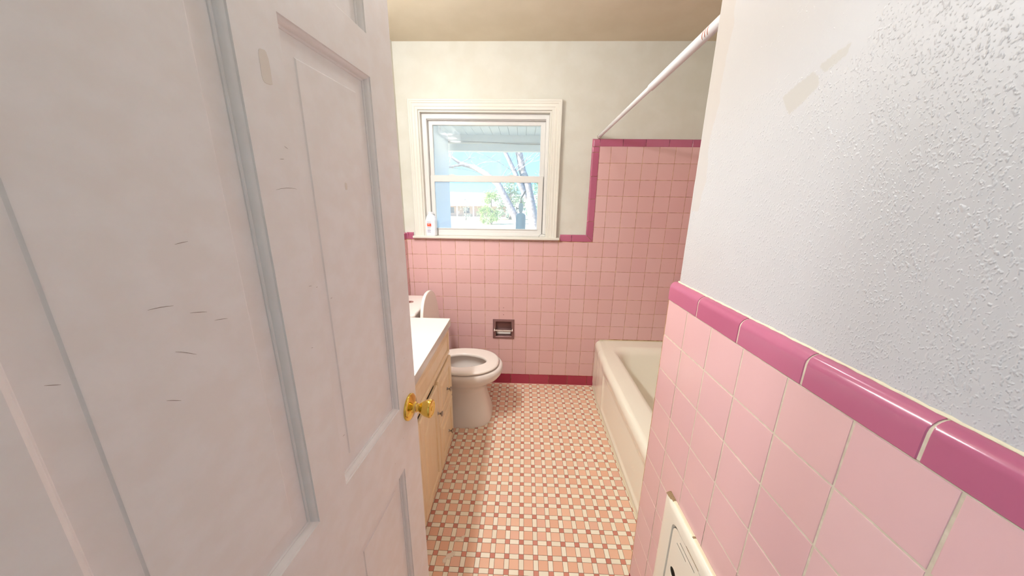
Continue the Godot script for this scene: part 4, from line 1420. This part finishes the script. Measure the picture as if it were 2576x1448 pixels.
# ---------------------------------------------------------------- yard
func build_outside() -> void:
	var b: MB
	var white := paint(Color8(246, 246, 244), 0.6)
	# porch roof over the window: soffit boards and beam
	var o := node("porch_roof", "white porch soffit of narrow boards outside the window", "porch roof")
	for k in 54:
		b = MB.new()
		var x := -2.4 + k * 0.0925
		b.rbox(Vector3(x + 0.002, 2.172, -1.5), Vector3(x + 0.0905, 2.19, -0.16), 0.004)
		put("soffit_board", b.mesh(30.0), white, o)
	b = MB.new()
	b.box(Vector3(-2.5, 2.188, -1.9), Vector3(2.7, 2.24, -0.16))
	put("roof_deck", b.mesh(0.0), white, o)
	b = MB.new()
	b.rbox(Vector3(-2.5, 2.008, -1.6), Vector3(2.7, 2.085, -1.5), 0.006)
	put("beam", b.mesh(30.0), white, o)
	b = MB.new()
	b.rbox(Vector3(-2.5, 2.1, -1.62), Vector3(2.7, 2.19, -1.52), 0.006)
	put("beam", b.mesh(30.0), white, o)
	b = MB.new()
	var path := PackedVector3Array()
	for k in 40:
		var x := -0.75 + k * 0.045
		path.append(Vector3(x, 2.092 - 0.012 * sin(x * 4.0 + 0.5), -1.492))
	b.tube(path, [0.005], 6)
	put("cable", b.mesh(50.0), M.wire, o)
	# wall of the house jutting out beside the window
	b = MB.new()
	b.box(Vector3(-2.4, -0.6, -1.5), Vector3(-0.682, 2.172, -0.16))
	var ew := put("wall_outside", b.mesh(0.0), paint(Color8(206, 216, 228), 0.7))
	structure(ew, "pale outer wall of the house jutting out left of the window")
	# ground falling away gently
	b = MB.new()
	var prev := []
	var nz := FastNoiseLite.new()
	nz.seed = 6; nz.frequency = 0.06
	for j in 31:
		var z := -0.16 - 110.0 * pow(j / 30.0, 1.8)
		var row := []
		for i in 31:
			var x := -60.0 + 4.0 * i
			row.append(Vector3(x, -0.4 + (z + 3.0) * 0.0225 + nz.get_noise_2d(x, z) * 0.08, z))
		if prev:
			for i in 30: b.quad(prev[i], prev[i + 1], row[i + 1], row[i])
		prev = row
	var gm := paint(Color.WHITE, 0.95)
	gm.albedo_texture = mottled(256, 0.02, 61, Color8(164, 152, 110), Color8(206, 194, 156))
	var gr := put("ground", b.mesh(60.0, Vector3.UP), world_mapped(gm, 6.0))
	structure(gr, "dry pale grass of the yard")
	# torch on the outer sill
	var tc := node("gas_torch", "blue gas torch cylinder with bent nozzle outside the window", "torch", Vector3(0.155, 1.2, -0.205))
	b = MB.new()
	b.lathe([[0.0, 0.0], [0.036, 0.0], [0.0385, 0.004], [0.0385, 0.155], [0.036, 0.166], [0.028, 0.174], [0.016, 0.178], [0.012, 0.18], [0.0, 0.18]], 32, Vector3.ZERO, Vector3.UP)
	put("cylinder", b.mesh(35.0), paint(Color8(72, 146, 182), 0.35), tc)
	b = MB.new()
	b.lathe([[0.011, 0.178], [0.013, 0.19], [0.016, 0.2], [0.0185, 0.212], [0.0185, 0.236], [0.0135, 0.25], [0.008, 0.254]], 20, Vector3.ZERO, Vector3.UP)
	put("valve_body", b.mesh(35.0), paint(Color8(110, 160, 180), 0.4), tc)
	b = MB.new()
	b.tube(PackedVector3Array([Vector3(0, 0.25, 0), Vector3(0.001, 0.285, 0), Vector3(0.008, 0.302, 0), Vector3(0.036, 0.347, 0)]), [0.0052], 10)
	put("nozzle", b.mesh(50.0), paint(Color8(72, 92, 98), 0.35, 0.8), tc)
	b = MB.new()
	b.tube(PackedVector3Array([Vector3(-0.014, 0.212, 0), Vector3(-0.03, 0.212, 0)]), [0.004], 8)
	b.tube(PackedVector3Array([Vector3(-0.03, 0.212, 0), Vector3(-0.036, 0.212, 0)]), [0.013], 12)
	put("valve_knob", b.mesh(40.0), paint(Color8(54, 72, 78), 0.5), tc)
	# bare tree close to the house
	var bark := paint(Color.WHITE, 0.9)
	bark.albedo_texture = mottled(256, 0.04, 71, Color8(120, 112, 112), Color8(178, 172, 172))
	world_mapped(bark, 0.7)
	var tr := node("bare_tree", "pale leafless tree with forked trunk close to the window", "tree")
	var limbs := [
		[[Vector3(0.36, -0.5, -4.5), Vector3(0.30, 0.3, -4.5), Vector3(0.151, 0.884, -4.5), Vector3(0.047, 1.096, -4.5), Vector3(-0.164, 1.47, -4.5), Vector3(-0.353, 1.804, -4.52), Vector3(-0.595, 1.993, -4.55), Vector3(-0.851, 2.126, -4.6), Vector3(-1.13, 2.199, -4.6), Vector3(-1.357, 2.353, -4.6), Vector3(-1.9, 2.7, -4.6)], [0.15, 0.12, 0.085, 0.078, 0.07, 0.064, 0.058, 0.05, 0.036, 0.026, 0.012]],
		[[Vector3(0.40, -0.5, -4.5), Vector3(0.42, 0.3, -4.5), Vector3(0.444, 0.872, -4.5), Vector3(0.339, 1.357, -4.5), Vector3(0.237, 1.826, -4.5), Vector3(0.144, 2.053, -4.5), Vector3(0.073, 2.388, -4.5), Vector3(0.0, 2.9, -4.5), Vector3(-0.1, 4.0, -4.4)], [0.16, 0.14, 0.115, 0.10, 0.088, 0.075, 0.068, 0.05, 0.02]],
		[[Vector3(0.30, 1.45, -4.5), Vector3(0.203, 1.6, -4.46), Vector3(0.1, 1.809, -4.42), Vector3(0.0, 2.014, -4.4), Vector3(-0.195, 2.385, -4.36), Vector3(-0.4, 2.9, -4.3)], [0.06, 0.056, 0.052, 0.046, 0.038, 0.02]],
		[[Vector3(-0.851, 2.126, -4.6), Vector3(-1.091, 2.169, -4.55), Vector3(-1.367, 2.106, -4.5), Vector3(-1.8, 2.2, -4.5)], [0.04, 0.032, 0.022, 0.008]]]
	for k in 4:
		b = MB.new()
		b.tube(PackedVector3Array(limbs[k][0]), limbs[k][1], 12)
		put("trunk" if k < 2 else "limb", b.mesh(60.0), bark, tr)
	rng.seed = 31
	b = MB.new()
	for k in 26:
		var src: Array = limbs[rng.randi() % 4][0]
		var at: Vector3 = src[rng.randi_range(src.size() / 2, src.size() - 1)]
		twig(b, at, Vector3(rng.randf_range(-1, 1), rng.randf_range(-0.1, 1), rng.randf_range(-0.5, 0.5)).normalized(), rng.randf_range(0.3, 0.8), 0.009, 3)
	put("twigs", b.mesh(0.0), bark, tr).set_meta("kind", "stuff")
	# small leafy tree across the yard, evergreens beyond
	for t in [["leafy_tree", "bright green leafy young tree across the yard", Vector3(-3.4, -1.15, -35.0), 1.35, 3.9, Color8(150, 178, 104), 2600, 1], ["evergreen_tree", "grey-green evergreen behind the bare tree trunk", Vector3(-1.9, -1.5, -52.0), 2.7, 6.2, Color8(150, 172, 140), 2200, 2], ["evergreen_tree", "dark evergreen at the right edge of the window view", Vector3(3.4, -1.5, -50.0), 3.0, 7.4, Color8(130, 164, 134), 2600, 3], ["bare_shrub", "thin greyish shrub in front of the far house porch", Vector3(-8.2, -1.4, -46.0), 1.2, 3.2, Color8(150, 158, 142), 500, 4]]:
		leafy(t[0], t[1], t[2], t[3], t[4], t[5], t[6], t[7])
	# house across the yard
	var ho := node("far_house", "low ranch house with pale roof and porch posts across the yard", "house", Vector3(0, 0, -68))
	b = MB.new()
	b.box(Vector3(-19.0, -2.1, -8.0), Vector3(6.0, 0.5, -1.6))
	put("wall", b.mesh(0.0), paint(Color8(214, 186, 170), 0.8), ho)
	b = MB.new()
	b.loft([PackedVector3Array([Vector3(-20, 0.3, 0.4), Vector3(-20, 0.5, 0.4), Vector3(-20, 3.3, -5), Vector3(-20, 0.5, -10), Vector3(-20, 0.3, -10)]), PackedVector3Array([Vector3(7, 0.3, 0.4), Vector3(7, 0.5, 0.4), Vector3(7, 3.0, -5), Vector3(7, 0.5, -10), Vector3(7, 0.3, -10)])], true, true)
	put("roof", b.mesh(0.0), paint(Color8(172, 150, 152), 0.9), ho)
	for x in [-17.0, -13.8, -10.3, -6.8, -3.3]:
		b = MB.new()
		b.box(Vector3(x - 0.12, -2.1, -0.1), Vector3(x + 0.12, 0.3, 0.14))
		put("porch_post", b.mesh(0.0), white, ho)
	b = MB.new()
	b.box(Vector3(-3.2, -2.1, -1.7), Vector3(6.0, 0.4, -0.2))
	put("gable_wing", b.mesh(0.0), white, ho)
	for x in [-15.4, -12.0, -8.4, 1.5, 4.0]:
		b = MB.new()
		var zz := -1.62 if x < 0 else -0.22
		b.box(Vector3(x - 0.6, -1.2, zz), Vector3(x + 0.6, 0.0, zz + 0.06))
		put("window", b.mesh(0.0), paint(Color8(96, 104, 116), 0.3), ho)

func twig(b: MB, at: Vector3, dir: Vector3, length: float, r: float, depth: int) -> void:
	var p := PackedVector3Array([at, at + dir * length * 0.5 + Vector3(0, rng.randf_range(-0.02, 0.04), 0), at + dir * length + Vector3(0, 0.05 * length, 0)])
	b.tube(p, [r, r * 0.7, r * 0.35], 5, false)
	if depth <= 1: return
	for k in 2:
		var d := (dir + Vector3(rng.randf_range(-0.8, 0.8), rng.randf_range(-0.4, 0.8), rng.randf_range(-0.6, 0.6))).normalized()
		twig(b, p[1 + rng.randi() % 2], d, length * 0.6, r * 0.55, depth - 1)

func leafy(called: String, label: String, at: Vector3, rad: float, tall: float, c: Color, n: int, sd: int) -> void:
	rng.seed = 100 + sd
	var o := node(called, label, "tree" if called != "bare_shrub" else "shrub", at)
	var b := MB.new()
	b.tube(PackedVector3Array([Vector3.ZERO, Vector3(0.05, tall * 0.4, 0), Vector3(0, tall * 0.85, 0)]), [rad * 0.09, rad * 0.06, rad * 0.02], 8)
	put("trunk", b.mesh(60.0), paint(Color8(140, 128, 116), 0.9), o)
	b = MB.new()
	var s := rad * 0.07
	var clumps := []
	for k in 34:
		var h := rng.randf()
		var wide := rad * (1.0 - 0.7 * h * h) * sqrt(rng.randf())
		var an := rng.randf() * TAU
		clumps.append([Vector3(cos(an) * wide, tall * (0.08 + 0.84 * h), sin(an) * wide), rad * rng.randf_range(0.18, 0.42)])
	for k in n:
		var cl: Array = clumps[rng.randi() % clumps.size()]
		var p: Vector3 = cl[0] + Vector3(rng.randfn(0, 0.5), rng.randfn(0, 0.45), rng.randfn(0, 0.5)) * float(cl[1])
		var u := Vector3(rng.randf_range(-1, 1), rng.randf_range(-1, 1), rng.randf_range(-1, 1)).normalized()
		var v := u.cross(Vector3(rng.randf_range(-1, 1), rng.randf_range(-1, 1), 0.3)).normalized()
		b.quad(p - u * s, p - v * s * 0.6, p + u * s, p + v * s * 0.6)
	var m := paint(c, 0.7)
	m.backlight_enabled = true
	m.backlight = c.darkened(0.3)
	m.cull_mode = BaseMaterial3D.CULL_DISABLED
	put("foliage", b.mesh(0.0), m, o).set_meta("kind", "stuff")
